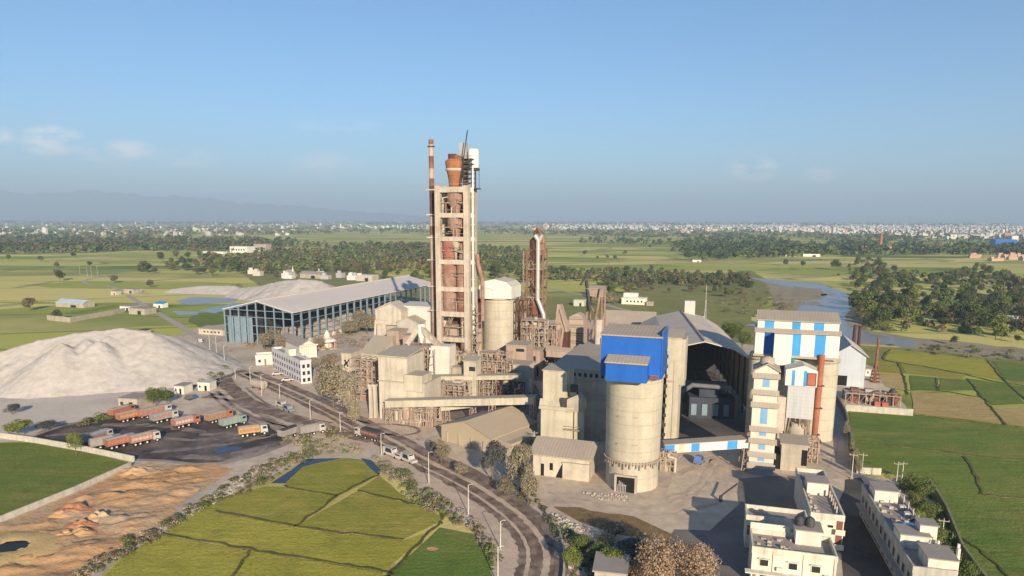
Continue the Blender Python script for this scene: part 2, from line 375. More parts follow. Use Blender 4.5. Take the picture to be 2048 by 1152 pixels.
# --- far plain
mb = M()
xs = [-45000, -12000, -4000, -1200, -300, 300, 1200, 4000, 12000, 45000]; ys = [-1500, -200, 200, 700, 1500, 4000, 12000, 40000]
for i in range(len(xs) - 1):
    for j in range(len(ys) - 1): mb.face([(xs[i], ys[j], 0), (xs[i + 1], ys[j], 0), (xs[i + 1], ys[j + 1], 0), (xs[i], ys[j + 1], 0)])
tag(mb.build('ground', f_far), kind='structure')
# --- hills far to the left, blue only through the air in front of them
hm = field_mat('forested_hills', (.05, .07, .03), (.07, .09, .04), (.08, .09, .05), cell=0, tuft=.2)
mb = M(); rnd = random.Random(5); n = 90; rows = 5; vs = []
ph = [rnd.uniform(0, 6) for _ in range(6)]
for i in range(n + 1):
    x = -24500 + i * 22500 / n
    fx = (1024 + x / 18500 * F)
    env = 730 if fx < 250 else (730 - (fx - 250) * 1.0)
    env = max(60, env) * (1 + 0.05 * math.sin(i * .55 + ph[0]) + .035 * math.sin(i * 1.37 + ph[1]) + .05 * math.sin(i * 3.1 + ph[2]))
    for j in range(rows):
        f = (0, .55, 1, .6, 0)[j]
        vs.append((x + rnd.uniform(-60, 60), 17000 + j * 750, env * f * (1 + (.12 * math.sin(i * 2.1 + j) if j in (1, 3) else 0))))
mb.idx(vs, [(i * rows + j, (i + 1) * rows + j, (i + 1) * rows + j + 1, i * rows + j + 1) for i in range(n) for j in range(rows - 1)], True)
tag(mb.build('hills', hm), kind='structure')
# --- scrub base round the works, then yard
sheet('scrubland', [(880, 575), (1180, 600), (1330, 560), (1500, 540), (1560, 575), (1500, 640), (1700, 690), (1900, 700), (2200, 700), (2200, 760), (1700, 740), (1200, 690), (860, 640), (560, 600), (480, 545), (640, 520)], f_scr, .02, .8)
sheet('yard', [(255, 700), (420, 650), (440, 632), (600, 612), (760, 590), (1060, 640), (1200, 640), (1300, 655), (1500, 690), (1665, 690), (1758, 742), (1775, 772), (1822, 828), (1692, 822), (1702, 890), (1722, 950), (1812, 965), (1862, 1000), (1895, 1060), (1940, 1200), (1000, 1230), (985, 1110), (930, 1050), (860, 1005), (790, 955), (745, 922), (700, 917), (620, 917), (560, 945), (470, 985), (350, 1050), (230, 1120), (130, 1230), (-200, 1230), (-200, 1062), (0, 1045), (150, 985), (262, 935), (268, 925), (170, 903), (60, 882), (-200, 900), (-200, 760)], yardm, .06, .3, 2)
relief('dirt_lot', [(-200, 1062), (0, 1046), (150, 986), (262, 937), (300, 922), (360, 930), (430, 926), (470, 938), (440, 960), (400, 985), (360, 1010), (345, 1046), (230, 1110), (120, 1200), (-200, 1230)], soil, .10, 1.05)
sheet('coal_fringe', [(62, 876), (125, 848), (220, 832), (310, 822), (390, 830), (480, 829), (560, 846), (590, 884), (520, 912), (450, 930), (390, 933), (325, 924), (268, 922), (172, 906), (70, 890)], mat('coal_fringe_dust', (.24, .195, .16), var=.3, sc_=.15, space='World', col2=(.36, .30, .24), lo=.42, hi=.62), .09, 1.0, 35)
sheet('coal_yard', [(72, 872), (130, 852), (220, 836), (300, 828), (380, 835), (470, 835), (540, 855), (566, 882), (500, 905), (440, 925), (390, 927), (330, 920), (270, 918), (175, 902), (80, 886)], coal, .10, .7, 5)
sheet('puddle', [(425, 900), (446, 894), (478, 894), (488, 897), (470, 903), (438, 909)], pondm, .14, .4, 6)
sheet('puddle', [(372, 790), (392, 789), (400, 795), (380, 802), (366, 799)], pondm, .14, .3, 7)
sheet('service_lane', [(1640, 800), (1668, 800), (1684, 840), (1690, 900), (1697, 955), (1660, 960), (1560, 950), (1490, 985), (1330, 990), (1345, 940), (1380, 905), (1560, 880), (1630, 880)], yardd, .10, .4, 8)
sheet('back_lane', [(1690, 960), (1722, 955), (1790, 1050), (1840, 1130), (1880, 1230), (1690, 1230), (1680, 1050)], mat('dark_lane_ground', (.055, .05, .048), var=.3, sc_=.15, space='World', col2=(.1, .09, .085)), .10, .4, 9)  # lane ground in very dark tones throughout
sheet('dust_apron', [(-200, 770), (0, 760), (300, 740), (425, 742), (440, 752), (380, 788), (330, 806), (240, 822), (130, 850), (60, 878), (-200, 898)], mat('pale_dust_apron', (.62, .54, .44), var=.1, sc_=.06, space='World', col2=(.53, .455, .37), fine=.15, bump=.1), .08, .6, 31)
sheet('clinker_shade_floor', [(1310, 834), (1296, 735), (1420, 720), (1475, 735), (1500, 840), (1492, 890), (1440, 898), (1340, 895)], mat('clinker_dust_and_shade', (.10, .09, .085), var=.2, sc_=.1, space='World', col2=(.15, .13, .12), bump=.05), .09, .6, 32)  # clinker floor, with the shed's inner shade worked into its dark colour
sheet('shadow_slab', [(1478, 958), (1560, 952), (1600, 962), (1640, 1090), (1490, 1200), (1400, 1230), (1330, 1090), (1350, 1060), (1420, 1062), (1478, 1010)], mat('painted_shadow_slab', (.20, .18, .16), var=.25, sc_=.12, space='World', col2=(.12, .11, .105), lo=.4, hi=.7), .13, .4, 33)  # ground coloured dark to stand in for tower and house shadows
sheet('shadow_floor', [(760, 846), (830, 838), (1075, 845), (1090, 800), (1060, 760), (940, 765), (850, 790)], mat('painted_shadow_floor', (.16, .13, .11), var=.3, sc_=.2, space='World', col2=(.26, .21, .17), lo=.45, hi=.7, fine=.3), .09, .6, 36)  # dark sheet painting the shadow beneath the conveyors
# foreground paddies
fields = [
 ([(610, 926), (690, 919), (745, 927), (757, 951), (676, 992), (566, 973)], f_ol), ([(566, 975), (676, 994), (592, 1054), (500, 1036), (398, 1019), (430, 1000), (530, 974)], f_ol),
 ([(759, 953), (800, 988), (866, 1018), (714, 981)], f_ol), ([(712, 984), (866, 1020), (886, 1041), (807, 1080), (629, 1058), (592, 1054)], f_ol),
 ([(396, 1021), (500, 1038), (629, 1061), (806, 1083), (866, 1062), (768, 1143), (500, 1101), (322, 1067)], f_yg), ([(320, 1071), (520, 1105), (766, 1147), (730, 1230), (130, 1230), (240, 1122)], f_yg),
 ([(880, 1056), (950, 1070), (985, 1112), (1000, 1230), (740, 1230), (781, 1150)], f_gr), ([(-260, 892), (60, 886), (172, 905), (262, 927), (258, 935), (150, 983), (0, 1043), (-260, 1070)], f_dk),
 ([(1698, 822), (1824, 831), (2010, 853), (2250, 872), (2250, 1230), (1945, 1230), (1905, 1100), (1880, 1030), (1862, 985), (1800, 950), (1724, 945), (1706, 890)], f_gr),
 ([(1782, 699), (1973, 720), (2003, 760), (1848, 733), (1769, 720)], f_yg), ([(1985, 722), (2200, 742), (2200, 780), (2010, 760)], f_gr), ([(1755, 722), (1793, 725), (1805, 747), (1753, 744)], f_ol),
 ([(1755, 747), (1803, 749), (1812, 782), (1772, 775)], f_tan), ([(1800, 727), (1845, 737), (1932, 750), (1926, 758), (1812, 747)], f_ol), ([(1820, 751), (1868, 755), (1872, 782), (1822, 780)], f_gr),
 ([(1878, 756), (1935, 760), (1948, 781), (1878, 780)], f_gr), ([(1822, 784), (1962, 795), (2006, 848), (1828, 827)], f_tan), ([(1940, 758), (2015, 768), (2050, 808), (1985, 811), (1955, 785)], f_gr),
 ([(1983, 814), (2200, 822), (2200, 862), (2014, 850)], f_tan), ([(2022, 771), (2200, 788), (2200, 818), (2060, 806)], f_gr)]
for i, (p, m) in enumerate(fields): sheet('field', p, m, .12, .15, i)
sheet('wet_grass', [(385, 628), (452, 622), (452, 648), (400, 655), (378, 645)], f_gr, .07, .5, 11)
for i, p in enumerate([[(757, 951), (676, 992), (590, 1055)], [(566, 974), (676, 993)], [(713, 982), (868, 1019), (884, 1042)], [(430, 1024), (500, 1036), (629, 1059), (807, 1081)], [(322, 1069), (520, 1103), (768, 1145), (760, 1160)], [(884, 1043), (860, 1066), (781, 1148), (740, 1200)], [(500, 1102), (470, 1150), (400, 1230)],
  [(1782, 699), (1769, 720), (1848, 733), (1930, 750), (2015, 768), (2100, 775)], [(1793, 725), (1806, 748), (1815, 790)], [(1820, 782), (1878, 782), (1962, 796)], [(1973, 720), (2010, 762), (2060, 808)], [(1935, 758), (1965, 796), (2010, 851)], [(1824, 830), (2010, 852), (2200, 868)], [(1930, 915), (1950, 950), (1962, 990)], [(1962, 990), (2060, 1000), (2200, 1010)], [(1700, 880), (1850, 900), (2060, 925)], [(1930, 1080), (1980, 1120), (2060, 1200)], [(1873, 756), (1876, 782)]]):
    ribbon('bund_path', p, .55, f_bund, .12, .16, jag=.6, seed=i, wob=.35)
for k, p in enumerate([[(1095, 985), (1180, 1004), (1300, 1016), (1400, 985), (1440, 930)], [(1110, 1000), (1200, 1022), (1330, 1034), (1440, 1000)], [(1320, 960), (1380, 940), (1430, 915)], [(1340, 1000), (1400, 965), (1425, 920)], [(830, 880), (870, 905), (860, 925)], [(790, 862), (850, 880), (880, 870)], [(1652, 800), (1668, 850), (1672, 910), (1640, 955)]]): ribbon('faint_track', p, .9 + .4 * (k % 3), mat('faint_dust_track', (.43, .345, .265), var=.2, sc_=.4, space='World', col2=(.54, .44, .335), lo=.42, hi=.6), .15, jag=.6, seed=k, wob=.4)
# water
sheet('river_bank', [(1530, 566), (1560, 562), (1640, 566), (1700, 590), (1720, 640), (1740, 662), (1830, 676), (1900, 680), (2060, 700), (2200, 715), (2200, 745), (2040, 722), (1850, 700), (1760, 690), (1660, 684), (1590, 664), (1560, 640), (1545, 600)], f_bank, .05, 1.5, 12)
sheet('river', [(1500, 556), (1560, 560), (1640, 568), (1690, 584), (1706, 600), (1700, 622), (1690, 640), (1700, 655), (1740, 668), (1790, 676), (1835, 684), (1828, 694), (1760, 688), (1690, 680), (1640, 672), (1560, 664), (1490, 650), (1540, 640), (1585, 628), (1605, 610), (1612, 590), (1580, 574), (1530, 564)], riverm, .09, 1.0, 13)
for i, p in enumerate([[(1586, 572), (1612, 576), (1640, 578), (1654, 590), (1640, 599), (1606, 603), (1592, 588)], [(1612, 604), (1632, 603), (1645, 611), (1618, 611)], [(1640, 588), (1672, 588), (1672, 590), (1642, 592)]]): sheet('sandbar', p, f_bank, .14, .5, i)
sheet('pond', [(542, 967), (612, 919), (684, 917), (640, 926), (606, 934), (570, 968)], pondm, .14, .3, 14)
sheet('pond', [(722, 917), (742, 921), (765, 944), (756, 951), (738, 935)], pondm, .14, .3, 15)
sheet('pond', [(350, 603), (386, 594), (480, 597), (462, 605), (380, 610)], riverm, .10, .5, 16)
sheet('pond', [(395, 622), (470, 606), (520, 606), (470, 617), (430, 627)], riverm, .10, .5, 17)
sheet('pond', [(345, 622), (400, 624), (395, 630), (355, 630)], riverm, .10, .5, 18)
# --- roads
MAIN = [(255, 590), (290, 612), (365, 655), (430, 697), (490, 742), (560, 774), (640, 810), (740, 862), (800, 893), (860, 928), (930, 962), (995, 1003), (1045, 1042), (1078, 1085), (1086, 1125), (1078, 1165), (1060, 1240)]
mainL = smooth_line([G(x, y) for x, y in MAIN], 8)
near = [p for p in mainL if p.y < 262]
ribbon('road_shoulder', None, 17, shoulder, .14, pts=near, jag=.12)
ribbon('road', None, 9.0, roadm, .18, pts=near, jag=.10)
ribbon('road', None, 4.2, pathm, .18, pts=[p for p in mainL if p.y > 255])
ribbon('dust_strip', None, 1.3, shoulder, .22, pts=near, off=.6, jag=.35)
ribbon('dust_strip', None, .7, shoulder, .22, pts=near, off=-2.6, jag=.4, seed=8)
ribbon('side_track', [(620, 790), (700, 832), (760, 862), (840, 898), (920, 930), (1000, 975), (1060, 1020), (1108, 1075), (1122, 1120), (1116, 1170), (1100, 1240)], 1.8, trackm, .20, jag=.35)
ribbon('side_track', [(700, 838), (740, 848), (790, 850), (830, 856), (836, 866), (800, 872), (760, 868)], 1.0, trackm, .20, jag=.3)
ribbon('side_road', [(492, 742), (462, 748), (447, 757), (465, 780), (500, 806), (560, 830), (620, 848), (700, 872), (750, 880)], 5.5, roadm, .20, jag=.15)
for k, (o, w) in enumerate(((-4.5, 1.2), (-7, .9), (5, 1.0))): ribbon('wheel_track', [(462, 780), (500, 812), (560, 838), (640, 856)], w, trackm, .21, off=o, jag=.5, seed=k)
ribbon('wheel_track', [(420, 795), (470, 805), (520, 830), (560, 850), (600, 856)], 2.0, trackm, .21, jag=.5)
for k, p in enumerate([[(90, 872), (180, 868), (300, 876), (420, 880), (540, 872)], [(300, 905), (400, 896), (480, 885), (560, 868)], [(200, 850), (320, 852), (430, 868), (540, 862)], [(350, 915), (440, 915), (520, 898), (560, 886)]]): ribbon('wheel_track', p, 1.6 + .5 * k, mat('pale_tyre_track', (.24, .20, .165), var=.3, sc_=.4, space='World', col2=(.12, .10, .085), lo=.45, hi=.6), .115, jag=.7, seed=k, wob=.5)
ribbon('wheel_track', [(405, 797), (430, 790), (455, 792)], 2.5, trackm, .21, jag=.5)
ribbon('path', [(300, 588), (250, 582), (215, 572), (175, 568), (170, 562), (190, 556), (230, 552)], 4, pathm, .12)
ribbon('path', [(150, 548), (230, 554), (300, 556)], 4, pathm, .12)
ribbon('path', [(1092, 575), (1170, 592), (1220, 612), (1300, 632), (1340, 640)], 5, pathm, .12)
ribbon('path', [(1310, 524), (1420, 524), (1480, 530)], 8, pathm, .12)
ribbon('path', [(640, 655), (720, 690), (760, 720)], 3, pathm, .12)
for i, (cx, cy, rx, ry) in enumerate(((865, 1099, 12, 4), (880, 1019, 12, 4))): sheet('bare_patch', [(cx + rx * math.cos(k * .63), cy + ry * math.sin(k * .63)) for k in range(10)], soil, .16, .1, i)
sheet('dry_bed', [(1105, 1014), (1180, 1016), (1260, 1030), (1345, 1070), (1340, 1084), (1240, 1070), (1160, 1045)], mat('dry_brown_grass', (.25, .17, .08), var=.3, sc_=.6, space='World', fine=.5, bump=.2), .12, .4, 21)
# ================================================================ building kit
class Blk:
    def __init__(s, name, label, cat, x0, x1, yb, yt, d, ang=GA, group=None, h=None, w=None):
        s.o = G(x0, yb); s.ex, s.ey = axes(ang); s.ang = ang
        s.h = hz(s.o, yt) if h is None else h
        s.w = wx(s.o, s.ex, x1) if w is None else w
        s.d = d
        s.root = thing(name, label, cat, (s.o.x, s.o.y, 0), ang, group)
    def add(s, name, mb, mats, parent=None): return mb.build(name, mats, s.root if parent is None else parent)
    def z(s, y, lx=0, ly=0):                   # local height seen at photo row y above local point
        p = s.o + s.ex * lx + s.ey * ly; return hz(p, y)
    def x(s, x, z=0, ly=0):                    # local x seen at photo column x
        p = s.o + s.ey * ly; return bis(lambda t: proj((p.x + s.ex.x * t, p.y + s.ex.y * t, z))[0] - x, -60, 200)
    def walls(s, m, roof='flat', rh=0, rm=None, z0=0, ov=.35, th=.25, box=None, name='wall'):
        x0, y0, x1, y1 = box or (0, 0, s.w, s.d); h = s.h; mb = M(); rb = M(); xm = (x0 + x1) / 2; ym = (y0 + y1) / 2; rm = rm or dustroof
        if roof == 'flat':
            mb.box(x0, y0, z0, x1, y1, h); rb.box(x0 - ov, y0 - ov, h, x1 + ov, y1 + ov, h + th)
        elif roof == 'parapet':
            mb.box(x0, y0, z0, x1, y1, h); t = .2
            rb.box(x0 + t, y0 + t, h, x1 - t, y1 - t, h + .05)
        elif roof == 'gx':
            mb.extr([(y0, z0), (y1, z0), (y1, h), (ym, h + rh), (y0, h)], 'x', x0, x1); k = rh / (ym - y0) * ov
            rb.extr([(y0 - ov, h - k + .02), (ym, h + rh + .02), (y1 + ov, h - k + .02), (y1 + ov, h - k + th), (ym, h + rh + th), (y0 - ov, h - k + th)], 'x', x0 - ov, x1 + ov)
        elif roof == 'gy':
            mb.extr([(x0, z0), (x1, z0), (x1, h), (xm, h + rh), (x0, h)], 'y', y0, y1); k = rh / (xm - x0) * ov
            rb.extr([(x0 - ov, h - k + .02), (xm, h + rh + .02), (x1 + ov, h - k + .02), (x1 + ov, h - k + th), (xm, h + rh + th), (x0 - ov, h - k + th)], 'y', y0 - ov, y1 + ov)
        elif roof == 'mono':
            mb.extr([(y0, z0), (y1, z0), (y1, h + rh), (y0, h)], 'x', x0, x1)
            k = rh / (y1 - y0) * ov
            rb.extr([(y0 - ov, h - k + .02), (y1 + ov, h + rh + k + .02), (y1 + ov, h + rh + k + th), (y0 - ov, h - k + th)], 'x', x0 - ov, x1 + ov)
        s.wall = s.add(name, mb, m); s.roofo = s.add('roof', rb, rm)
        if roof == 'parapet':
            pb = M(); t = .2; H = h + .9
            pb.box(x0 - .08, y0 - .08, h - .25, x1 + .08, y0 + t, H); pb.box(x0 - .08, y1 - t, h - .25, x1 + .08, y1 + .08, H)
            pb.box(x0 - .08, y0 + t, h - .25, x0 + t, y1 - t, H); pb.box(x1 - t, y0 + t, h - .25, x1 + .08, y1 - t, H)
            s.add('parapet', pb, rm if m is None else m)
        return s
    def win(s, a, b, c, e, side='f', m=None, fr=None, name='window', ab=False, sill=False):
        w, d, h = s.w, s.d, s.h
        L = w if side in 'fb' else d
        if not ab: a, b, c, e = a * L, b * L, c * h, e * h
        mb = M(); f = M(); t = .09
        def bx(q, u0, u1, z0, z1, n0, n1):
            if side == 'f': q.box(u0, -n1, z0, u1, -n0, z1)
            elif side == 'r': q.box(w + n0, u0, z0, w + n1, u1, z1)
            elif side == 'l': q.box(-n1, u0, z0, -n0, u1, z1)
            else: q.box(u0, d + n0, z0, u1, d + n1, z1)
        bx(mb, a, b, c, e, -.02, .03)
        o = s.add(name, mb, m or glass)
        if fr:
            for q in ((a - t, a, c - t, e + t), (b, b + t, c - t, e + t), (a, b, c - t, c), (a, b, e, e + t)): bx(f, *q, -.02, .10)
            s.add('frame', f, fr, o)
            if sill:
                q = M(); bx(q, a - .25, b + .25, e + .18, e + .28, -.02, .5); s.add('sunshade', q, fr, o)
        return o

# ================================================================ limestone shed on blue-grey columns (left of the tower)
b = Blk('storage_shed', 'very long open storage shed with pale dusty gable roof on blue grey columns', 'shed', 453, 590, 684, 618, 10)
eR = G(865, 584)
w = wx(b.o, b.ex, 585, b.h); b.w = w
L = bis(lambda t: proj(b.o + b.ex * w + b.ey * t + Vector((0, 0, b.h)))[0] - 868, 20, 400); b.d = L
rh = hz(b.o + b.ex * (w / 2), 603) - b.h
rb = M(); k = rh / (w / 2)
rb.extr([(-.8, b.h - .8 * k), (w / 2, b.h + rh), (w + .8, b.h - .8 * k), (w + .8, b.h - .8 * k + .35), (w / 2, b.h + rh + .35), (-.8, b.h - .8 * k + .35)], 'y', -.6, L + .6)
rf = b.add('roof', rb, roofw)
q = M(); q.box(w / 2 - .5, -.6, b.h + rh + .3, w / 2 + .5, L + .6, b.h + rh + .75); b.add('ridge_cap', q, roofw, rf)
nb = 23
for i in range(nb + 1):
    y = L * i / nb
    q = M(); q.box(w - .55, y - .45, 2.2, w + .15, y + .45, b.h - .2); b.add('column', q, tealw)
    q = M(); q.box(w - 1.0, y - .8, 0, w + .5, y + .8, 2.2); b.add('footing', q, concp)
    q = M(); q.box(-.15, y - .45, 0, .55, y + .45, b.h - .2); b.add('column', q, tealw)
    if i % 2 == 0 and i:
        q = M(); q.beam((.3, y, b.h - .6), (w / 2, y, b.h + rh - .7), .3, .6); q.beam((w / 2, y, b.h + rh - .7), (w - .3, y, b.h - .6), .3, .6); q.beam((.3, y, b.h - 1.6), (w - .3, y, b.h - 1.6), .25)
        b.add('truss', q, darks)
for zz in (b.h * .28, b.h * .5, b.h * .72, b.h * .93):
    q = M(); q.box(w - .2, .6, zz - .14, w - .02, L, zz + .14); b.add('girt', q, tealw)
q = M(); q.box(.6, 0, .02, .7, L, b.h - .4); b.add('back_cladding', q, darks)
# open front gable: posts, rails, half height cladding on the left
for i, fx in enumerate((.0, .085, .21, .34, .47, .6, .73, .86)):
    x = fx * w; zt = b.h + rh * (1 - abs(x - w / 2) / (w / 2)) - .3
    q = M(); q.box(x, -.35, 0, x + .55, .15, zt); b.add('gable_post', q, tealw)
for zz in (.3, .55, .8, 1.0):
    q = M(); q.box(.4, -.05, b.h * zz - .15, w - .4, .1, b.h * zz + .15); b.add('gable_rail', q, tealw)
q = M(); q.beam((0, -.2, b.h - .2), (w / 2, -.2, b.h + rh - .1), .35, .7); q.beam((w / 2, -.2, b.h + rh - .1), (w, -.2, b.h - .2), .35, .7); b.add('gable_rafter', q, tealw)
for i in range(4):
    q = M(); q.box(w * (.02 + .095 * i) + .7, .2, 0, w * (.02 + .095 * (i + 1)) + .2, .3, b.h * .78); b.add('gable_panel', q, tealw)
hp = M(); rnd = random.Random(3)
nx, ny = 12, 40; vs = []
for j in range(ny + 1):
    for i in range(nx + 1):
        u = i / nx; vs.append((2 + (w - 6) * u, 20 + (L - 26) * j / ny, .05 + 7.5 * max(0, math.sin(math.pi * u)) ** 1.0 * min(1, j / 5, (ny - j) / 4) * (.8 + .2 * math.sin(j * .9)) + rnd.uniform(0, .3) * (0 < i < nx)))
hp.idx(vs, [(j * (nx + 1) + i, j * (nx + 1) + i + 1, (j + 1) * (nx + 1) + i + 1, (j + 1) * (nx + 1) + i) for j in range(ny) for i in range(nx)])
heapm = mat('crushed_limestone', (.45, .40, .335), var=.10, sc_=.12, col2=(.39, .335, .275), lo=.5, hi=.7, bump=.3, fine=.14)
ho = hp.build('limestone_stock', heapm, loc=(b.o.x, b.o.y, 0), rot=-R(GA)); tag(ho, 'long low stock of crushed limestone lying under the long open shed', 'stone heap')

# ================================================================ preheater tower
t = Blk('preheater_tower', 'tall concrete frame preheater tower full of rusty pink cyclone vessels', 'tower', 875, 939.5, 757, 375, 8.5)
W, D, H = t.w, t.d, t.h
cw = 2.0
for x, y in ((0, 0), (W - cw, 0), (0, D - cw), (W - cw, D - cw)):
    q = M(); q.box(x, y, 0, x + cw, y + cw, H + .6); t.add('column', q, framec)
rows = [(374, 385), (426, 435), (473, 482), (519, 528), (573, 582), (622, 632), (673, 682), (718, 726)]
lev = []
for a, c in rows:
    z1 = t.z(a); z0 = t.z(c); lev.append((z0, z1)); q = M(); e = .12
    q.box(cw, e, z0, W - cw, cw - e, z1); q.box(cw, D - cw + e, z0, W - cw, D - e, z1); q.box(e, cw, z0, cw - e, D - cw, z1); q.box(W - cw + e, cw, z0, W - e, D - cw, z1)
    fb = t.add('floor_beam', q, framec)
    q = M(); q.box(cw, cw, z1 - .35, W - cw, D - cw, z1 - .05); t.add('floor_slab', q, conc, fb)
    q = M()
    for xx in (0.3, W - .4):
        for yy in range(0, int(D), 3): q.box(xx, yy + .2, z1, xx + .08, yy + .28, z1 + 1.1)
    q.box(.3, .2, z1 + 1.05, W - .3, .28, z1 + 1.15); t.add('handrail', q, duststeel, fb)
rnd = random.Random(11)
for i in range(len(lev)):
    z1 = lev[i][0]; z0 = lev[i + 1][1] if i + 1 < len(lev) else 0
    hh = z1 - z0
    if i < 2:
        q = M(); q.lathe(W * .52, D * .42, [(1.4, z0), (1.7, z0 + .25 * hh), (3.3, z0 + .5 * hh), (3.3, z1 - .3)], 20); t.add('vessel', q, rustp if i == 0 else [rustp])
        q = M(); q.pipe([(W * .82, D * .3, z0), (W * .82, D * .3, z0 + .7 * hh), (W * .6, D * .4, z1)], .55); t.add('duct', q, darkrust)
        q = M(); q.box(cw + .3, D * .5, z0 + .3, cw + 1.6, D * .7, z0 + .75 * hh); t.add('stair', q, darks)
    elif i == 2:
        q = M(); q.lathe(W * .33, D * .35, [(2.2, z0), (2.7, z0 + .5 * hh), (2.7, z1)], 18); t.add('vessel', q, mat('red_vessel', (.36, .14, .11), var=.3, streak=.5, fine=.2))
        q = M(); q.lathe(W * .55, D * .25, [(.4, z0), (.5, z0 + .3 * hh), (1.8, z1 - .5), (1.8, z1)], 18); t.add('hopper', q, conc)
        q = M(); q.lathe(W * .75, D * .5, [(2.2, z0), (2.2, z1)], 18); t.add('vessel', q, rustp)
    elif i in (3, 4):
        q = M(); q.lathe(W * .34, D * .32, [(2.4, z0), (2.7, z0 + .3 * hh), (2.7, z1)], 20); t.add('vessel', q, rustp)
        q = M(); q.lathe(W * .72, D * .36, [(2.3, z0), (2.3, z1)], 20); t.add('vessel', q, rust if i == 4 else rustp)
        for zz in (.3, .6):
            q = M(); q.lathe(W * .72, D * .36, [(2.4, z0 + zz * hh), (2.5, z0 + zz * hh + .3), (2.4, z0 + zz * hh + .6)], 20); t.add('stiffener_ring', q, rustp)
    else:
        q = M(); q.lathe(W * .78, D * .38, [(1.9, z0), (1.9, z1)], 18); t.add('vessel', q, rustp)
        q = M(); q.box(cw + .4, D * .3, z0 + .2, W * .55, D * .7, z0 + hh * .55); t.add('equipment_box', q, pinkc)
        q = M()
        for k in range(5): q.beam((cw + rnd.uniform(0, 4), 1.2 + k * .5, z0), (cw + rnd.uniform(1, 5), 1.2 + k * .5, z1), .25)
        t.add('bracing', q, duststeel)
    q = M(); zm_ = z0 + hh * .5; q.box(cw, .5, zm_ - .2, W - cw, .8, zm_ + .1); q.box(W - .9, cw, zm_ - .2, W - .5, D - cw, zm_ + .1); t.add('middle_beam', q, duststeel)
    q = M(); q.box(cw, .35, zm_ + 1.0, W - cw, .42, zm_ + 1.08)
    for k in range(8): q.box(cw + (W - 2 * cw) * k / 7 - .03, .35, zm_ + .1, cw + (W - 2 * cw) * k / 7 + .03, .42, zm_ + 1.05)
    t.add('middle_railing', q, darkrust)
    for k in range(3):
        q = M(); x = rnd.uniform(cw + .5, W - cw - .5); q.tube((x, D * .78, z0), (x, D * .78, z1), rnd.uniform(.15, .4), n=8); t.add('riser_pipe', q, darkrust)
    q = M(); q.box(cw + .3, D - 1.4, z0 + .05, W - cw - .3, D - 1.0, z1 - .4); t.add('back_casing', q, darkrust if i % 2 else rust)
    for k in range(4):
        q = M(); x = rnd.uniform(cw + .4, W - cw - .4); zz = z0 + rnd.uniform(.15, .75) * hh; q.pipe([(x, 1.1, z0), (x, 1.1, zz), (min(W - cw, max(cw, x + rnd.uniform(-3, 3))), 1.1, zz + .4)], rnd.uniform(.12, .3), 7); t.add('service_pipe', q, rnd.choice((rustp, duststeel, concp)))
    q = M()
    for yy in (2.5, D * .5, D - 3): q.beam((W - .8, yy, z0), (W - .8, min(D - 2, yy + 3), z1), .25); q.tube((W + .25, yy, z0), (W + .25, yy, z1), .2, n=6)
    t.add('side_pipework', q, duststeel)
# top cyclone, stair frame, mast, cap
zt = H; z_l = t.z(345); z_k = t.z(318); cx = t.x(902, H); cy = 4.0
q = M(); q.lathe(cx, cy, [(2.3, zt), (2.5, t.z(358)), (3.4, t.z(335)), (3.65, t.z(322)), (2.5, t.z(317))], 26); t.add('cyclone', q, mat('rusty_cyclone_plate', (.33, .135, .065), var=.25, sc_=.5, streak=.4, band=2.6, fine=.2))
q = M(); q.lathe(cx, cy, [(3.2, t.z(342)), (3.5, t.z(341)), (3.55, t.z(337)), (3.3, t.z(336))], 26); t.add('cyclone_band', q, concp)
q = M(); q.lathe(cx - 1.0, cy, [(1.6, t.z(320)), (1.6, t.z(307))], 16); t.add('outlet_stack', q, darkrust)
q = M(); q.pipe([(cx + .5, cy, t.z(314)), (cx + 2.5, cy, t.z(318)), (cx + 3.8, cy + .3, t.z(328)), (cx + 3.9, cy + .3, zt)], 1.0); t.add('bypass_duct', q, rust)
q = M(); x0 = t.x(921, H); x1 = t.x(938, H)
zs = [zt + (t.z(318) - zt) * k / 6 for k in range(7)]
for x in (x0, x1):
    for y in (2.5, 6.0): q.box(x - .12, y - .12, zt, x + .12, y + .12, zs[-1])
for k, z in enumerate(zs[1:]):
    q.box(x0 - .5, 2.2, z - .1, x1 + .3, 6.2, z + .05); q.beam((x0, 2.4, zs[k]), (x1, 2.4, z), .3, .3)
    for kk in range(4): q.box(x0 + (x1 - x0) * kk / 3 - .04, 2.3, z, x0 + (x1 - x0) * kk / 3 + .04, 2.38, z + 1)
    q.box(x0 - .5, 2.3, z + .95, x1 + .3, 2.38, z + 1.05)
t.add('stair_frame', q, darks)
q = M(); x = t.x(927, H + 8, 7.3); q.box(x - 1.3, 6.4, zs[-1] - 2, x + 1.5, 8.2, t.z(283)); t.add('filter_housing', q, steel)
q = M(); x = t.x(947, H + 8, 6.5); q.lathe(x, 6.5, [(2.0, t.z(335)), (2.05, t.z(334)), (2.05, t.z(300)), (1.8, t.z(297))], 20); t.add('top_tank', q, whitep)
q = M(); q.lathe(x, 6.5, [(2.3, t.z(340)), (2.3, t.z(336))], 20)
for k in range(8):
    a = k * .785; q.box(x + 2.2 * math.cos(a) - .05, 6.5 + 2.2 * math.sin(a) - .05, t.z(376), x + 2.2 * math.cos(a) + .05, 6.5 + 2.2 * math.sin(a) + .05, t.z(338))
q.box(x - 2.2, 4.3, t.z(378), x + 2.2, 8.7, t.z(376)); t.add('tank_cage', q, darks)
q = M(); q.beam((t.x(916, H), 1.5, zt), (t.x(932, t.z(300)), 1.5, t.z(262)), .30); t.add('leaning_mast', q, darks)
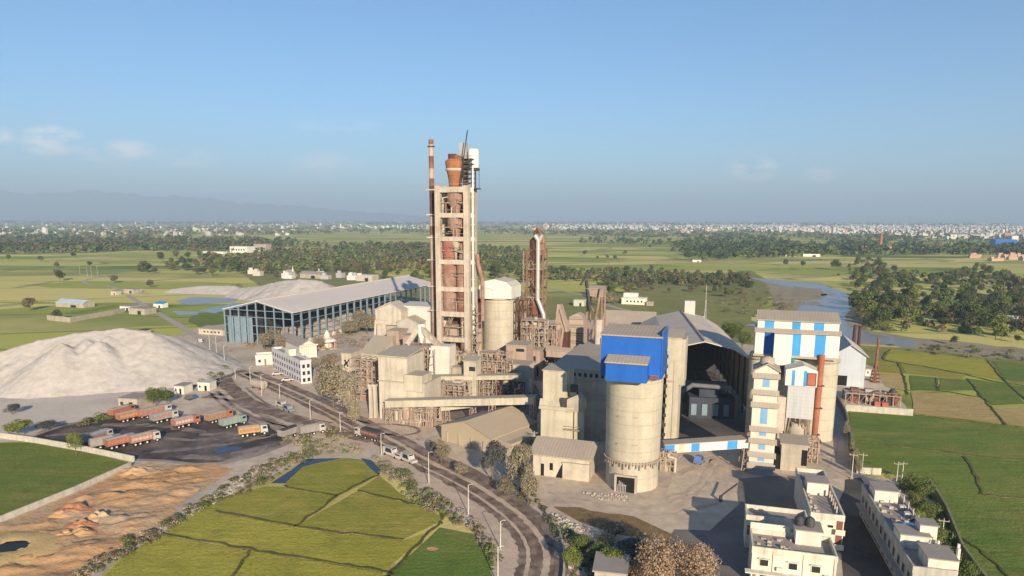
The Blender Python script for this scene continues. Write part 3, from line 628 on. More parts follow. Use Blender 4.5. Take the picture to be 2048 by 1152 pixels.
# white riser pipe and right side stair of the tower
q = M(); x = t.x(945, H * .8, 3); xb = t.x(945, H * .7, 3.2)
q.pipe([(xb, 3.2, t.z(668)), (xb, 3.2, t.z(336))], .62)
for k in range(6): q.lathe(xb, 3.2, [(.85, H * (.25 + .14 * k)), (.85, H * (.25 + .14 * k) + .4)], 12)
t.add('white_riser_pipe', q, whitep)
q = M(); z0, z1 = 3.0, t.z(606)
for x in (W + .6, W + 3.0):
    for y in (1.0, 5.0): q.box(x - .12, y - .12, 0, x + .12, y + .12, z1)
n = 7
for k in range(n):
    z = z0 + (z1 - z0) * k / n; zn = z0 + (z1 - z0) * (k + 1) / n
    q.box(W + .4, .9, z - .1, W + 3.2, 5.1, z + .1); q.beam((W + .7, .9, z), (W + 2.9, .9, zn), .35, .25)
t.add('side_stair', q, duststeel)
q = M(); q.pipe([(W + .9, 6, t.z(510)), (W + 1.4, 6, t.z(530)), (W + 3.0, 6, t.z(560)), (W + 3.0, 6, t.z(640))], .8); t.add('gas_duct', q, rustp)
# chimney beside the tower: red and pale bands
o = G(877, 750) + axes(GA)[0] * -2.2 + axes(GA)[1] * 1.5; ct = thing('banded_chimney', 'thin red and pale banded chimney clamped to the left of the tall concrete tower', 'chimney', (o.x, o.y, 0), GA)
zt_ = hz(o, 279); cuts = [0] + [hz(o, y) for y in (690, 640, 600, 560, 520, 490, 470, 452, 433, 372, 357, 337, 312, 295, 289, 279)]
pb = mat('faded_pale_band', (.50, .36, .27), var=.2, streak=.5, fine=.3); cm = [duststeel, rustp, duststeel, rustp, rustp, pb, pb, rust, pb, darkrust, rust, pb, rust, pb, pb, rust]
for i in range(len(cuts) - 1):
    q = M(); q.lathe(0, 0, [(1.02 - .12 * cuts[i] / zt_, cuts[i]), (1.02 - .12 * cuts[i + 1] / zt_, cuts[i + 1])], 18, cap=(i in (0, 15))); q.build('shaft_band', cm[i], ct)
q = M(); z = hz(o, 293); q.lathe(0, 0, [(.9, z - .12), (1.45, z - .12), (1.45, z + .12), (.9, z + .12)], 18, cap=False); q.build('top_gallery', darks, ct)
for i in range(6):
    z = (lev[i][0] + lev[i][1]) / 2 + .4; q = M(); q.box(-1.9, -1.3, z - .35, 2.2, 1.3, z + .1); q.build('clamp_bracket', concp, ct)

# ================================================================ white capped silo behind the tower
def silo(name, label, xc, yb, yt, half, n=40, m=silo_c, prof=None, cat='silo'):
    f = G(xc, yb); rr = half / scale_at(yb) * 1.0; dirv = Vector((f.x, f.y, 0)).normalized(); c = f + dirv * rr
    rt = thing(name, label, cat, (c.x, c.y, 0), GA); h = hz(f, yt)
    q = M(); q.lathe(0, 0, prof(rr, h) if prof else [(rr, 0), (rr, h)], n); q.build('wall', m, rt)
    return rt, c, rr, h
s, c, r, h = silo('capped_silo', 'concrete silo with white boxy cap between the tall tower and lattice tower', 999, 748, 598, 33.5)
hh = hz(c, 556) - h; q = M()
q.extr([(-r * 1.02, h + .1), (r * 1.05, h + .1), (r * 1.05, h + hh * .62), (r * .75, h + hh * .86), (0, h + hh), (-r * .8, h + hh * .85), (-r * 1.02, h + hh * .5)], 'y', -r * .9, r * .95); q.build('cap_house', whitep, s)
q = M(); q.extr([(-r * 1.0, h + .1), (-.1, h + .1), (-.1, h + hh * .45), (-r * .35, h + hh * .55), (-r, h + hh * .45)], 'y', -r * 1.2, -r * .88); q.build('cap_bay', whitep, s)
q = M(); q.lathe(0, 0, [(r + .02, h - .5), (r + .35, h - .5), (r + .35, h), (r + .02, h)], 40, cap=False); q.build('ring_beam', conc, s)
q = M(); q.box(-r - 1.9, -r * .6, 0, -r + .3, -r * .6 + 2.4, h * .58); q.build('pilaster', pinkc, s)
q = M(); q.box(-r - 2, -2.2, h * .58, -r + .4, -.6, h * .98); q.build('dark_duct', darkrust, s)

# ================================================================ lattice tower with rusty vessel and bright pipe
l = Blk('lattice_tower', 'rusty lattice steel tower holding dark red vessels with bright pipe down its side', 'tower', 1053, 1084, 722, 500, 5.5)
W, D, H = l.w, l.d, l.h
for x, y in ((0, 0), (W, 0), (0, D), (W, D)):
    q = M(); q.box(x - .3, y - .3, 0, x + .3, y + .3, H); l.add('column', q, mat('brown_steel', (.26, .15, .10), var=.35, fine=.4, streak=.4))
nl = 12
for i in range(nl + 1):
    z = H * i / nl; q = M()
    for a, c2 in (((0, 0), (W, 0)), ((W, 0), (W, D)), ((W, D), (0, D)), ((0, D), (0, 0))): q.beam((*a, z), (*c2, z), .35, .45)
    l.add('ring_beam', q, (rust, duststeel, darkrust)[i % 3] if i > 4 else duststeel)
    if i < nl:
        q = M(); z2 = H * (i + 1) / nl
        for a, c2 in (((0, 0), (W * .5, 0)), ((W, 0), (W * .5, 0)), ((W, 0), (W, D)), ((0, 0), (0, D)), ((0, 0), (W * .25, 0)), ((W * .5, 0), (W * .25, 0)), ((0, D), (W, D))): q.beam((*a, z), (*c2, z2), .2)
        q.box(0, .1, z2 - .1, W * .62, D - .1, z2)
        for kk in range(6): q.box(W * .1 * kk, -.1, z2, W * .1 * kk + .07, -.03, z2 + 1.1)
        q.box(0, -.1, z2 + 1.05, W * .6, -.03, z2 + 1.12)
        q.beam((-1.6, .5, z), (-.2, .5, z2), .3, .3); q.box(-1.9, .2, z2 - .12, .1, 1.2, z2)
        l.add('bracing', q, (duststeel, rust)[i % 2] if i > 4 else duststeel)
q = M(); q.box(-1.9, .1, 0, -1.7, .3, H); q.box(-1.9, 1.1, 0, -1.7, 1.3, H); l.add('ladder_cage', q, duststeel)
zt = l.z(475)
q = M(); q.lathe(W * .45, D * .4, [(2.1, H * .88), (2.6, H * .93), (2.6, zt - 1.2), (1.3, zt)], 20); l.add('top_vessel', q, darkrust)
for i, (a, c2) in enumerate(((.12, .34), (.38, .58), (.62, .86))):
    q = M(); q.lathe(W * .45, D * .45, [(1.0, H * a), (2.4, H * (a + .06)), (2.4, H * c2)], 18); l.add('vessel', q, rust if i else duststeel)
q = M(); q.pipe([(W * .4, D * .4, zt - .3), (W * .4, D * .4, l.z(466)), (W * .62, D * .2, l.z(458)), (W * .85, D * .2, l.z(470)), (W * .85, 0, l.z(486))], .75); l.add('gooseneck_duct', q, rust)
px = W * .72
q = M(); q.pipe([(px - 1.2, -1.0, l.z(472)), (px, -1.0, l.z(480)), (px, -1.0, l.z(597)), (px + 2.6, -1.2, l.z(626)), (px + 3.0, -1.2, l.z(640)), (px + 2.6, -1.2, l.z(700))], .95, 14)
for y in (500, 538, 576): q.lathe(px, -1.0, [(1.2, l.z(y)), (1.2, l.z(y) + .5)], 14)
q.pipe([(px + 1.6, -1.0, l.z(470)), (px + .2, -1.0, l.z(484))], .8, 12)
l.add('bright_pipe', q, steel)
q = M(); q.box(W * .8, .5, l.z(510), W * 1.05, 2.5, l.z(474)); l.add('side_casing', q, rustp)
q = M(); q.beam((W * .5, -2.0, l.z(655)), (W * .05, -3.0, 0), 1.6, 1.6); q.beam((W * .5, -2, l.z(655)), (W * .72, -3, l.z(700)), 1.0); l.add('chute', q, concp)
q = M()
for k in range(6): q.lathe(W * .78, -1.8, [(.6, 1 + k * 2.2), (1.1, 2 + k * 2.2), (.6, 3 + k * 2.2)], 10)
l.add('bucket_casing', q, duststeel)

# ================================================================ pink, dusty kiln-side buildings behind the blue silo
def house(name, label, cat, x0, x1, yb, yt, d, m=conc, roof='flat', rh=0, rm=None, wins=(), doors=(), ang=GA, fr=None, bands=(), z0=0, group=None, ov=.35):
    b = Blk(name, label, cat, x0, x1, yb, yt, d, ang, group); b.walls(m, roof, rh, rm, z0, ov)
    for w_ in wins: b.win(*w_, fr=fr)
    for w_ in doors: b.win(*w_, m=black, name='door_opening')
    for z in bands:
        q = M(); q.box(-.12, -.12, b.h * z - .15, b.w + .12, b.d + .12, b.h * z + .15); b.add('band', q, rm or m)
    return b
b = house('louvred_tower', 'brown grey louvred tower on legs beside the rusty chutes', 'tower', 1170, 1203, 708, 577, 8, mat('brown_louvre_sheet', (.33, .255, .20), var=.12, band=2.1, dust=.5), 'gx', .9, z0=26, wins=((.08, .38, .86, .885),))
b.wall.location.z = 0
z_ = b.z(632)
for x in (0.4, b.w - .4):
    for y in (.4, b.d - .4):
        q = M(); q.box(x - .3, y - .3, 0, x + .3, y + .3, 26); b.add('leg', q, rustp)
q = M(); q.beam((.4, 0, 3), (b.w - .4, 0, 14), .3); q.beam((b.w - .4, 0, 14), (.4, 0, 25), .3); q.tube((b.w * .3, -1.4, 0), (b.w * .9, -1.4, 30), .6); b.add('bracing', q, rustp)
q = M(); q.beam((-3.0, 1, 31), (-.2, 1, 36), .8); q.beam((-.3, 1, 33), (2, -1.5, 20), 1.2); b.add('feed_chute', q, darks)
b = Blk('stepped_filter_house', 'stepped dusty filter house of stacked sloping tiers behind the blue topped silo', 'filter house', 1139, 1163, 712, 633, 7)
ht = b.h / 5
for k in range(5):
    q = M(); o_ = .0; q.extr([(-.2 - .0 * k, k * ht), (b.d, k * ht), (b.d, (k + 1) * ht), (.9, (k + 1) * ht - .05), (-.6, (k + 1) * ht - 1.0), (0, (k + 1) * ht - 1.1)], 'x', -.5, b.w + .5); b.add('tier', q, mat('tier_sheet', (.40, .32, .25), var=.1, dust=.8, streak=.3))
q = M(); q.extr([(0, b.h), (b.w, b.h), (b.w / 2, b.h + 1.4)], 'y', .9, b.d); b.add('roof', q, dustroof)
b = Blk('kiln_hood', 'pink dusty arched kiln hood with dark open side beside the lattice tower', 'hood', 1104, 1134, 716, 640, 9)
q = M(); q.beam((.3, 0, 0), (b.w * .38, 0, b.z(608)), .9); q.beam((b.w * .95, 0, b.h * .72), (b.w * .42, 0, b.z(608)), .8); q.beam((b.w * .5, 0, 0), (b.w * .72, 0, b.h * .8), .8); b.add('frame_leg', q, pinkc)
q = M(); q.extr([(b.w * .25, b.h * .70), (b.w, b.h * .70), (b.w * .42, b.z(610))], 'y', .4, 6); b.add('hood_gable', q, pinkc)
q = M(); q.box(b.w * .45, 1, .1, b.w, 6, b.h * .7); b.add('dark_casing', q, darkrust)
house('flat_roofed_store', 'low dusty flat roofed store below the louvred brown tower', 'store building', 1168, 1206, 735, 690, 14, conc, wins=((.2, .45, .1, .75),), fr=None)
s, c, r, h = silo('dust_tank', 'small pale round dust tank left of the blue topped silo roof', 1195, 735, 640, 8, 16, concp)
q = M()
for k in range(4): a = k * 1.571 + .78; q.box(r * math.cos(a) - .15 + .0, r * math.sin(a) - .15, 0, r * math.cos(a) + .15, r * math.sin(a) + .15, h * .62)
q.build('support', darks, s)
house('hip_roof_store', 'wide dusty grey gable roofed clinker store behind the blue topped silo', 'store building', 1196, 1300, 700, 668, 34, conc, 'gx', 9, dustroof)
house('dark_mill_hall', 'large mill hall standing in deep shade behind the blue topped silo', 'mill hall', 1100, 1222, 872, 735, 36, conc, 'flat', 0, dustroof, wins=tuple((.36 + .09 * k, .41 + .09 * k, .90, .955) for k in range(6)), bands=(.6, .86))
house('raised_gallery', 'long dusty raised conveyor gallery crossing behind the shaded mill hall', 'gallery', 1092, 1196, 760, 700, 4, pinkc, 'gx', .8, z0=9)
house('electrical_room', 'pink dusty block with dark window slots at the foot of the capped silo', 'electrical room', 1012, 1052, 772, 690, 9, pinkc, 'flat', 0, conc, wins=((.5, .9, .86, .93),), bands=(.55,))
house('pump_block', 'low pale block with railing below the capped silo', 'pump house', 1014, 1056, 785, 728, 7, concp, 'flat', 0, conc, bands=(.8,))

# ================================================================ gambrel roofed open stockpile shed
g = Blk('stockpile_shed', 'big dusty gambrel roofed open shed, dark inside, beside the cream block', 'shed', 1300, 1497, 834, 716, 70, ang=8)
w, h, d = g.w, g.h, g.d
zr = g.z(684, w * .53, 0)
pr = [(-.5, h), (w * .18, h + (zr - h) * .55), (w * .52, zr), (w * .80, h + (zr - h) * .62), (w + .5, h - .3)]
q = M(); q.extr(pr + [(x, z + .3) for x, z in pr[::-1]], 'y', -.5, d); groof = mat('pale_gambrel_roof', (.56, .485, .39), var=.1, sc_=.12, streak=.0, fine=.15, col2=(.47, .40, .32), lo=.5, hi=.7, corr=(1, .9, .015)); rf = g.add('roof', q, groof)
q = M(); q.box(w * .52 - .25, -.5, zr + .2, w * .52 + .25, d, zr + .6); g.add('ridge_cap', q, dustroof, rf)
for i in range(9):
    y = d * i / 8 + (.2 if i == 0 else -.3 if i == 8 else 0)
    for x in (.2, w - .6):
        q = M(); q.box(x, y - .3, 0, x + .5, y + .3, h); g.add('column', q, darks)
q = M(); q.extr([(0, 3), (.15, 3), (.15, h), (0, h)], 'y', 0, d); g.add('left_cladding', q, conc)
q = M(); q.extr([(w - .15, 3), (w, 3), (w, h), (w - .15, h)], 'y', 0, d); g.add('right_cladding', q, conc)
q = M(); q.extr([(0, 0), (w, 0), (w, h), (w * .8, pr[3][1]), (w * .52, zr - .2), (w * .18, pr[1][1]), (0, h)], 'y', d - .4, d - .1); g.add('end_wall', q, darks)  # near black colour deepens the shade inside the shed
for i in range(1, 8):
    q = M()
    for a, c2 in zip(pr, pr[1:]): q.beam((a[0], d * i / 8, a[1] - .4), (c2[0], d * i / 8, c2[1] - .4), .3, .5)
    g.add('rafter', q, darks)
q = M(); q.box(w * .30, 10, 6, w * .36, 60, 8); q.box(w * .36, 20, 5.5, w * .9, 22, 7); q.box(w * .84, 20, 0, w * .88, 22, 5.5); g.add('reclaimer_gantry', q, tealw)
q = M(); x_ = w * .62; q.box(x_ - 2, d - 4, zr - 3, x_ + 2, d, zr + 4.6); g.add('roof_vent_house', q, steel)
q = M(); q.box(w * .40, 1, 0, w * .86, 7, 6.5); q.box(w * .50, 2, 6.5, w * .70, 6, 9.5); dk = mat('dark_blue_grey_bin', (.05, .06, .08), var=.3, streak=.3); bh_ = g.add('bin_house', q, dk)
q = M(); q.pipe([(w * .30, .2, 0), (w * .30, .2, 8), (w * .42, .2, 10.5), (w * .80, .2, 10), (w * .88, .2, 7), (w * .88, .2, 0)], .7); g.add('feed_pipe', q, mat('dark_grey_pipe', (.14, .14, .15), var=.2))
for k in range(4):
    q = M(); q.box(w * (.42 + .11 * k), .7, 1, w * (.42 + .11 * k) + 1.6, .98, 4.5); g.add('bin_gate', q, tealw, bh_)
o = g.o + g.ex * (w * .45) + g.ey * 38
q = M(); vs = []; n = 28
for j, (rr, zz) in enumerate(((12, .05), (9, 3), (5.5, 6.5), (2, 9.6), (.2, 10.2))):
    for k in range(n): vs.append((rr * math.cos(k * 6.283 / n) * (1 + .04 * math.sin(k * 3)), rr * 1.6 * math.sin(k * 6.283 / n), zz))
q.idx(vs, [(j * n + k, j * n + (k + 1) % n, (j + 1) * n + (k + 1) % n, (j + 1) * n + k) for j in range(4) for k in range(n)], True)
tag(q.build('clinker_heap', mat('dark_clinker', (.09, .08, .075), var=.2, bump=.2), loc=(o.x, o.y, 0)), 'dark clinker heap inside the gambrel roofed open shed', 'clinker heap')
# radio mast behind its ridge
o = G(1407, 690); q = M(); z = hz(o, 570); rt = thing('radio_mast', 'thin pale radio mast standing behind the ridge of the gambrel shed', 'mast', (o.x, o.y, 0))
for k in range(3): a = k * 2.094; q.tube((.9 * math.cos(a), .9 * math.sin(a), 0), (.25 * math.cos(a), .25 * math.sin(a), z * .75), .12, n=6)
q.tube((0, 0, z * .7), (0, 0, z), .14, n=6)
for k in range(9): q.beam((.8 - .06 * k, 0, z * .08 * k), (-.4, .5, z * .08 * (k + 1)), .08)
q.build('lattice', steel, rt); q = M(); q.box(-4.5, -.4, z * .44, -.3, .4, z * .48); q.build('cross_arm', polem, rt)
# ================================================================ blue topped silo and neighbours (front of the works)
s, c, r, h = silo('blue_topped_silo', 'huge ringed concrete silo carrying a bright blue sheet metal head house', 1262, 986, 756, 55, 56, prof=lambda r, h: [(r * .97, 0), (r * .97, h * .23), (r * 1.0, h * .25), (r * 1.03, h)])
rk = r * 1.03
zt = hz(G(1262, 986), 674); bh = zt - h
q = M(); q.box(-rk - .4, -rk * .98, h + .02, rk * .98, rk * .55, zt); hd = q.build('head_house', deepb, s)
q = M(); q.extr([(-rk * .98 - .3, zt + .02), (rk * .55 + .3, zt + .9), (rk * .55 + .3, zt + 1.2), (-rk * .98 - .3, zt + .3)], 'x', -rk - .7, rk * .98 + .3); q.build('roof', dustroof, hd)
q = M(); q.box(rk * .98 + .05, -rk * .95, h + .1, rk * .98 + .35, rk * .5, zt + 1.4); q.build('side_bay', deepb, hd)
x0 = -rk * .78; x1 = rk * .60
zb0, zb1 = h - .2, hz(G(1262, 986), 722)
q = M(); q.box(x0, -rk * 1.55, zb0, x1, -rk * .99, zb1); fb = q.build('front_bay', deepb, s)
q = M(); q.extr([(-rk * 1.62, zb1 + .02), (-rk * .985, zb1 + .9), (-rk * .985, zb1 + 1.2), (-rk * 1.62, zb1 + .3)], 'x', x0 - .2, x1 + .2); q.build('bay_roof', dustroof, fb)
q = M()
for k in range(7): q.box(rk * (.64 + .045 * k), -rk - .25, h - .1, rk * (.64 + .045 * k) + .09, -rk - .16, h + .9)
q.box(rk * .64, -rk - .25, h + .8, rk * .93, -rk - .16, h + .95); q.box(rk * .64, -rk - .25, h + .35, rk * .93, -rk - .16, h + .45); q.build('railing', brick, s)
q = M(); q.lathe(0, 0, [(rk + .02, h - .7), (rk + .25, h - .7), (rk + .25, h - .02), (rk + .02, h - .02)], 56, cap=False); q.build('top_ring_beam', silo_c, s)
# lower pipe ring with drop pipes
rz = h * .26; q = M()
for k in range(26):
    a = math.pi * (1.02 + .9 * k / 25); a2 = math.pi * (1.02 + .9 * (k + 1) / 25)
    q.tube(((r + .35) * math.cos(a), (r + .35) * math.sin(a), rz), ((r + .35) * math.cos(a2), (r + .35) * math.sin(a2), rz), .16, n=6)
    q.box((r + .30) * math.cos(a) - .10, (r + .30) * math.sin(a) - .10, rz - (.5 + (k * 7 % 5) * .25), (r + .30) * math.cos(a) + .10, (r + .30) * math.sin(a) + .10, rz + .3)
q.build('pipe_ring', duststeel, s)
q = M(); xo = -r * .05
q.box(xo - 2.6, -r - .25, 0, xo - 2.1, -r + 1.5, 4.0); q.box(xo + 1.9, -r - .25, 0, xo + 2.4, -r + 1.5, 4.0); q.box(xo - 2.1, -r - .25, 3.6, xo + 1.9, -r + 1.5, 4.0); po = q.build('portal', conc, s)
q = M(); q.box(xo - 2.1, -r - .05, .02, xo + 1.9, -r + 1.0, 3.6); q.build('opening', black, po)
q = M()
for k in range(6): q.box(xo - 1.9 + k * .35, -r - .35, .05, xo - 1.75 + k * .35, -r - .1, 1.4 + (k * 13 % 7) * .22)
q.box(xo - 1.9, -r - .35, 1.6, xo + .1, -r - .1, 1.75); q.build('valve_gear', steel, po)
q = M()
for a, bb, cc, dd in ((-.42, .30, .42, .44), (-.42, .30, .66, .68)): q.box(r * a, -r - .06 + .0, h * cc, r * bb, -r * .88, h * cc + .14)
q.build('panel_joint', conc, s)

b = house('cream_elevator_block', 'tall cream dusty block just behind the blue topped silo', 'elevator block', 1327, 1352, 893, 676, 8, cream, 'mono', 1.0, cream)
q = M(); x1 = b.x(1372, b.h); q.box(b.w - .2, .3, b.z(768), x1, b.d - .2, b.h - .2); b.add('upper_overhang', q, cream)
q = M(); q.box(b.w * .55, -.12, 1, b.w * .6, -.02, b.h * .8); q.box(.1, -.12, b.h * .60, b.w * .6, -.02, b.h * .62); b.add('sheet_seam', q, conc)
q = M()
for k in range(9): q.box(-.5, -.3, b.h * (.1 + .09 * k), .3, -.05, b.h * (.1 + .09 * k) + .9)
b.add('cable_tray', q, darks)
b = house('hopper_block', 'cream dusty hopper block with flared collar and stacked upper house', 'hopper block', 1081, 1144, 905, 812, 9, cream, 'mono', .7, cream)
z0, z1 = b.h, b.z(742); q = M(); q.box(.25, .8, z0 - .2, b.w * .78, b.d - .5, z1); up = b.add('upper_house', q, cream)
q = M(); q.extr([(.5, z1 + .02), (b.d - .2, z1 + .1), (b.d - .2, z1 + .3), (.5, z1 + .22)], 'x', 0, b.w * .78 + .3); b.add('upper_roof', q, cream, up)
q = M(); q.extr([(-.5, z0 - .6), (.9, z0 + 1.8), (.9, z0 - .6)], 'x', -.5, b.w * .84); b.add('sloped_collar', q, cream)
xe = b.x(1143); x2 = b.x(1162); ze = b.z(800); q = M(); q.box(xe + .5, .2, 0, x2, 2.8, ze); el_ = b.add('bucket_elevator', q, cream)
q = M(); q.extr([(xe - 1.4, ze - 2.6), (x2 + .4, ze - 2.0), (x2 + .4, ze + .4), ((xe + x2) / 2, ze + 2.2), (xe - 1.4, ze + .8)], 'y', -.3, 3.4); b.add('elevator_head', q, conc, el_)
q = M(); q.box(xe - .8, .4, ze + 1.6, xe + .9, 2.0, ze + 4.4); q.box(xe - 3.2, 0, ze - 1.8, xe - 1.5, 1.0, ze + .9); b.add('drive_unit', q, darks, el_)
q = M(); q.box(xe - 1.8, -1, ze * .5, x2 + .3, .15, ze * .5 + .2); q.box(xe - 1.8, -1, ze * .5 + 1, x2 + .3, -.9, ze * .5 + 1.1); b.add('walkway', q, duststeel, el_)
b.win(b.x(1154), b.x(1158), .2, 2.4, m=black, name='door_opening', ab=True)
# low store in front
b = house('low_store', 'low dusty store with broad brown roof at the foot of the ringed silo', 'store building', 1066, 1178, 949, 905, 12, concp, 'gx', 2.0, dustroof, doors=((.14, .20, .0, .55), (.30, .36, .30, .62)), ov=.9)
q = M(); q.extr([(b.w * .41, 0), (b.w * .52, 3.4), (b.w * .52, 0)], 'y', -.12, -.02); b.add('dark_ramp_opening', q, black)
q = M(); q.box(b.w * .54, -.45, 0, b.w * 1.0, -.05, b.h * .7); q.box(b.w * .53, -.6, b.h * .7, b.w * 1.01, .1, b.h * .75); b.add('porch', q, concp)
# barn turned to the road
b = Blk('dusty_barn', 'wide tan dusty barn turned toward the curving road under the conveyor', 'barn', 883, 984, 880, 851, 19, ang=39)
rh = hz(b.o + b.ex * (b.w * .46), 842) - b.h
b.walls(mat('tan_dusty_wall', (.43, .35, .245), var=.08, sc_=.2, dust=.3), 'gy', max(1.5, rh), mat('tan_dusty_roof', (.40, .325, .235), var=.06, sc_=.2), ov=.4)
q = M()
for k in range(4): q.box(b.w * (.12 + .24 * k), -.3, 0, b.w * (.12 + .24 * k) + .3, -.02, b.h * .7)
b.add('pilaster', q, conc)
q = M(); q.box(b.w, b.d * .1, 0, b.w + 5, b.d * .75, b.h * .8); q.extr([(b.w, b.h * .8 + .02), (b.w + 5.4, b.h * .62), (b.w + 5.4, b.h * .66), (b.w, b.h * .95)], 'y', b.d * .08, b.d * .77); b.add('side_lean_to', q, mat('tan_dusty_wall', (0, 0, 0)))
b.win(b.d * .1, b.d * .22, b.h * .25, b.h * .55, 'r', m=black, name='door_opening', ab=True)
# conveyors
def conveyor(name, label, P, Q, zp, zq, w, hgt, m, legs=(.1, .35, .55, .97), wmat=None, rm=None, ls=(), lm=None):
    L = (Vector((Q.x, Q.y, 0)) - Vector((P.x, P.y, 0))); ln = L.length; ang = -math.degrees(math.atan2(L.y, L.x))
    rt = thing(name, label, 'conveyor', (P.x, P.y, 0), ang)
    q = M(); sl = (zq - zp) / ln
    q.extr([(0, zp), (ln, zq), (ln, zq + hgt), (0, zp + hgt)], 'y', -w / 2, w / 2); q.build('gallery', m, rt)
    q = M()
    for k in range(7):
        a = k / 7; 
    q.extr([(-.2, zp + hgt + .02), (ln + .2, zq + hgt + .02), (ln + .2, zq + hgt + .2), (-.2, zp + hgt + .2)], 'y', -w / 2 - .25, w / 2 + .25); q.build('roof', rm or dustroof, rt)
    for f in legs:
        q = M(); x = ln * f; zz = zp + (zq - zp) * f
        for y in (-w / 2, w / 2): q.beam((x - .9, y, 0), (x - .5, y, zz), .22); q.beam((x + .9, y, 0), (x + .5, y, zz), .22)
        n = max(3, int(zz / 2.4))
        for k in range(n):
            za, zb = zz * k / n, zz * (k + 1) / n
            for y in (-w / 2, w / 2): q.beam((x - .8, y, za), (x + .8, y, zb), .12); q.beam((x + .8, y, zb), (x - .8, y, zb), .12)
            q.beam((x, -w / 2, za), (x, w / 2, zb), .12)
        q.build('trestle', lm or duststeel, rt)
    for a, b2, mm in ls:
        q = M(); za, zb = zp + (zq - zp) * a, zp + (zq - zp) * b2
        q.extr([(ln * a, za + .06), (ln * b2, zb + .06), (ln * b2, zb + hgt - .06), (ln * a, za + hgt - .06)], 'y', -w / 2 - .05, -w / 2 - .01); q.build('painted_panel', mm, rt)
    return rt
P = G(775, 846); Q = G(1070, 868); zp = hz(P, 813); zq = hz(Q, 806)
conveyor('lower_conveyor', 'long straight dusty conveyor gallery on lattice trestles above the tan barn', P, Q, zp, zq, 3, 1.9, cream, (.02, .19, .30, .72, .985), rm=cream)
P = G(846, 802); Q = G(1040, 812); zp = hz(P, 760); zq = hz(Q, 757)
conveyor('upper_conveyor', 'shorter dusty conveyor gallery running behind and above the long straight one', P, Q, zp, zq, 3, 1.3, cream, (.1, .3, .5, .62, .75), rm=cream)
P = G(1326, 935); Q = G(1490, 940); zp = hz(P, 903); zq = hz(Q, 892)
conveyor('striped_conveyor', 'white and blue striped conveyor bridge right of the ringed silo', P, Q, zp, zq, 3, 2.1, whitep, (.06, .98), ls=[(.0, .12, bluep), (.17, .24, mat('cream_stripe', (.62, .50, .36))), (.32, .42, bluep), (.75, .87, bluep)])
# rack under its left end
def rack(name, label, x0, x1, yb, yt, d, seed, cols=4, levs=4, m=duststeel, vm=(pinkc, conc, duststeel, concp), nves=3, npipe=5, cat='pipe rack', ang=GA):
    b = Blk(name, label, cat, x0, x1, yb, yt, d, ang); rn = random.Random(seed); W, D, H = b.w, b.d, b.h
    for i in range(cols + 1):
        for y in (0, D):
            q = M(); q.box(W * i / cols - .13, y - .13, 0, W * i / cols + .13, y + .13, H); b.add('column', q, m)
    for k in range(1, levs + 1):
        z = H * k / levs; q = M()
        for y in (0, D): q.beam((0, y, z), (W, y, z), .22, .3)
        for i in range(cols + 1): q.beam((W * i / cols, 0, z), (W * i / cols, D, z), .2, .25)
        fl = b.add('floor_frame', q, m)
        if rn.random() < .7:
            q = M(); q.box(0, 0, z - .06, W * rn.uniform(.4, 1), D, z + .04); b.add('grating', q, conc, fl)
        q = M(); q.box(0, -.05, z + 1, W, .02, z + 1.07)
        for i in range(9): q.box(W * i / 8 - .03, -.05, z, W * i / 8 + .03, .02, z + 1)
        b.add('handrail', q, m, fl)
        for i in range(cols):
            if rn.random() < .6:
                q = M(); q.beam((W * i / cols, 0, H * (k - 1) / levs), (W * (i + 1) / cols, 0, z), .14); b.add('brace', q, m)
    for k in range(nves):
        x = rn.uniform(.1, .9) * W; y = rn.uniform(.25, .8) * D; z0 = H * rn.choice(range(levs)) / levs; hh = H / levs * rn.uniform(.6, 1.4); rr = rn.uniform(.7, 1.5)
        q = M()
        if rn.random() < .5: q.lathe(x, y, [(rr * .3, z0), (rr, z0 + hh * .4), (rr, z0 + hh), (rr * .5, z0 + hh * 1.15)], 14)
        else: q.box(x - rr, y - rr, z0, x + rr, y + rr, z0 + hh)
        b.add('vessel', q, rn.choice(vm))
    for k in range(npipe):
        q = M(); y = rn.uniform(-.2, D); x = rn.uniform(0, W); x2 = min(W, max(0, x + rn.uniform(-W * .5, W * .5))); z = rn.uniform(.2, .95) * H; r_ = rn.uniform(.12, .4)
        q.pipe([(x, y, 0), (x, y, z), (x2, y, z + .3), (x2, y, min(H * 1.1, z + rn.uniform(1, 4)))], r_, 8); b.add('pipe', q, rn.choice(vm))
    return b
rack('silo_side_frame', 'brown pipe frame on the ground under the left end of the striped conveyor', 1320, 1350, 942, 905, 3, 5, 3, 3, npipe=8)
# ================================================================ left group of the works
def rfl(b, x0, x1, z0, z1, m, name, y0=-.4, y1=.3):
    q = M(); q.box(b.x(x0, z0), y0, z0, b.x(x1, z0), y1, z1); return b.add(name, q, m)
b = house('white_crusher_house', 'pale cream crusher house with olive side box above the long conveyor', 'crusher house', 760, 850, 838, 762, 12, concp, 'flat', 0, cream)
zt = b.z(712); q = M(); q.box(-.3, .5, b.h + .25, b.x(813, b.h), b.d, zt); up = b.add('upper_storey', q, concp)
q = M(); q.extr([(-.2, zt + .02), (b.d + .3, zt + 1.0), (b.d + .3, zt + 1.3), (-.2, zt + .3)], 'x', -.7, b.x(813, b.h) + .3); b.add('upper_roof', q, cream, up)
q = M(); q.box(b.x(812), -.6, b.z(776), b.x(848), 6, b.z(744)); b.add('olive_box', q, cream)
for k, x in enumerate((743, 752)):
    o = G(x, 836); q = M(); z = hz(o, 768); q.box(-.45, -.45, 0, .45, .45, z); q.box(-.6, -.6, z - .8, .6, .6, z)
    tag(q.build('concrete_post', concp, loc=o, rot=-R(GA)), ('slender pale concrete post outermost left of the crusher house', 'slender pale concrete post between the outer post and crusher house')[k], 'post')
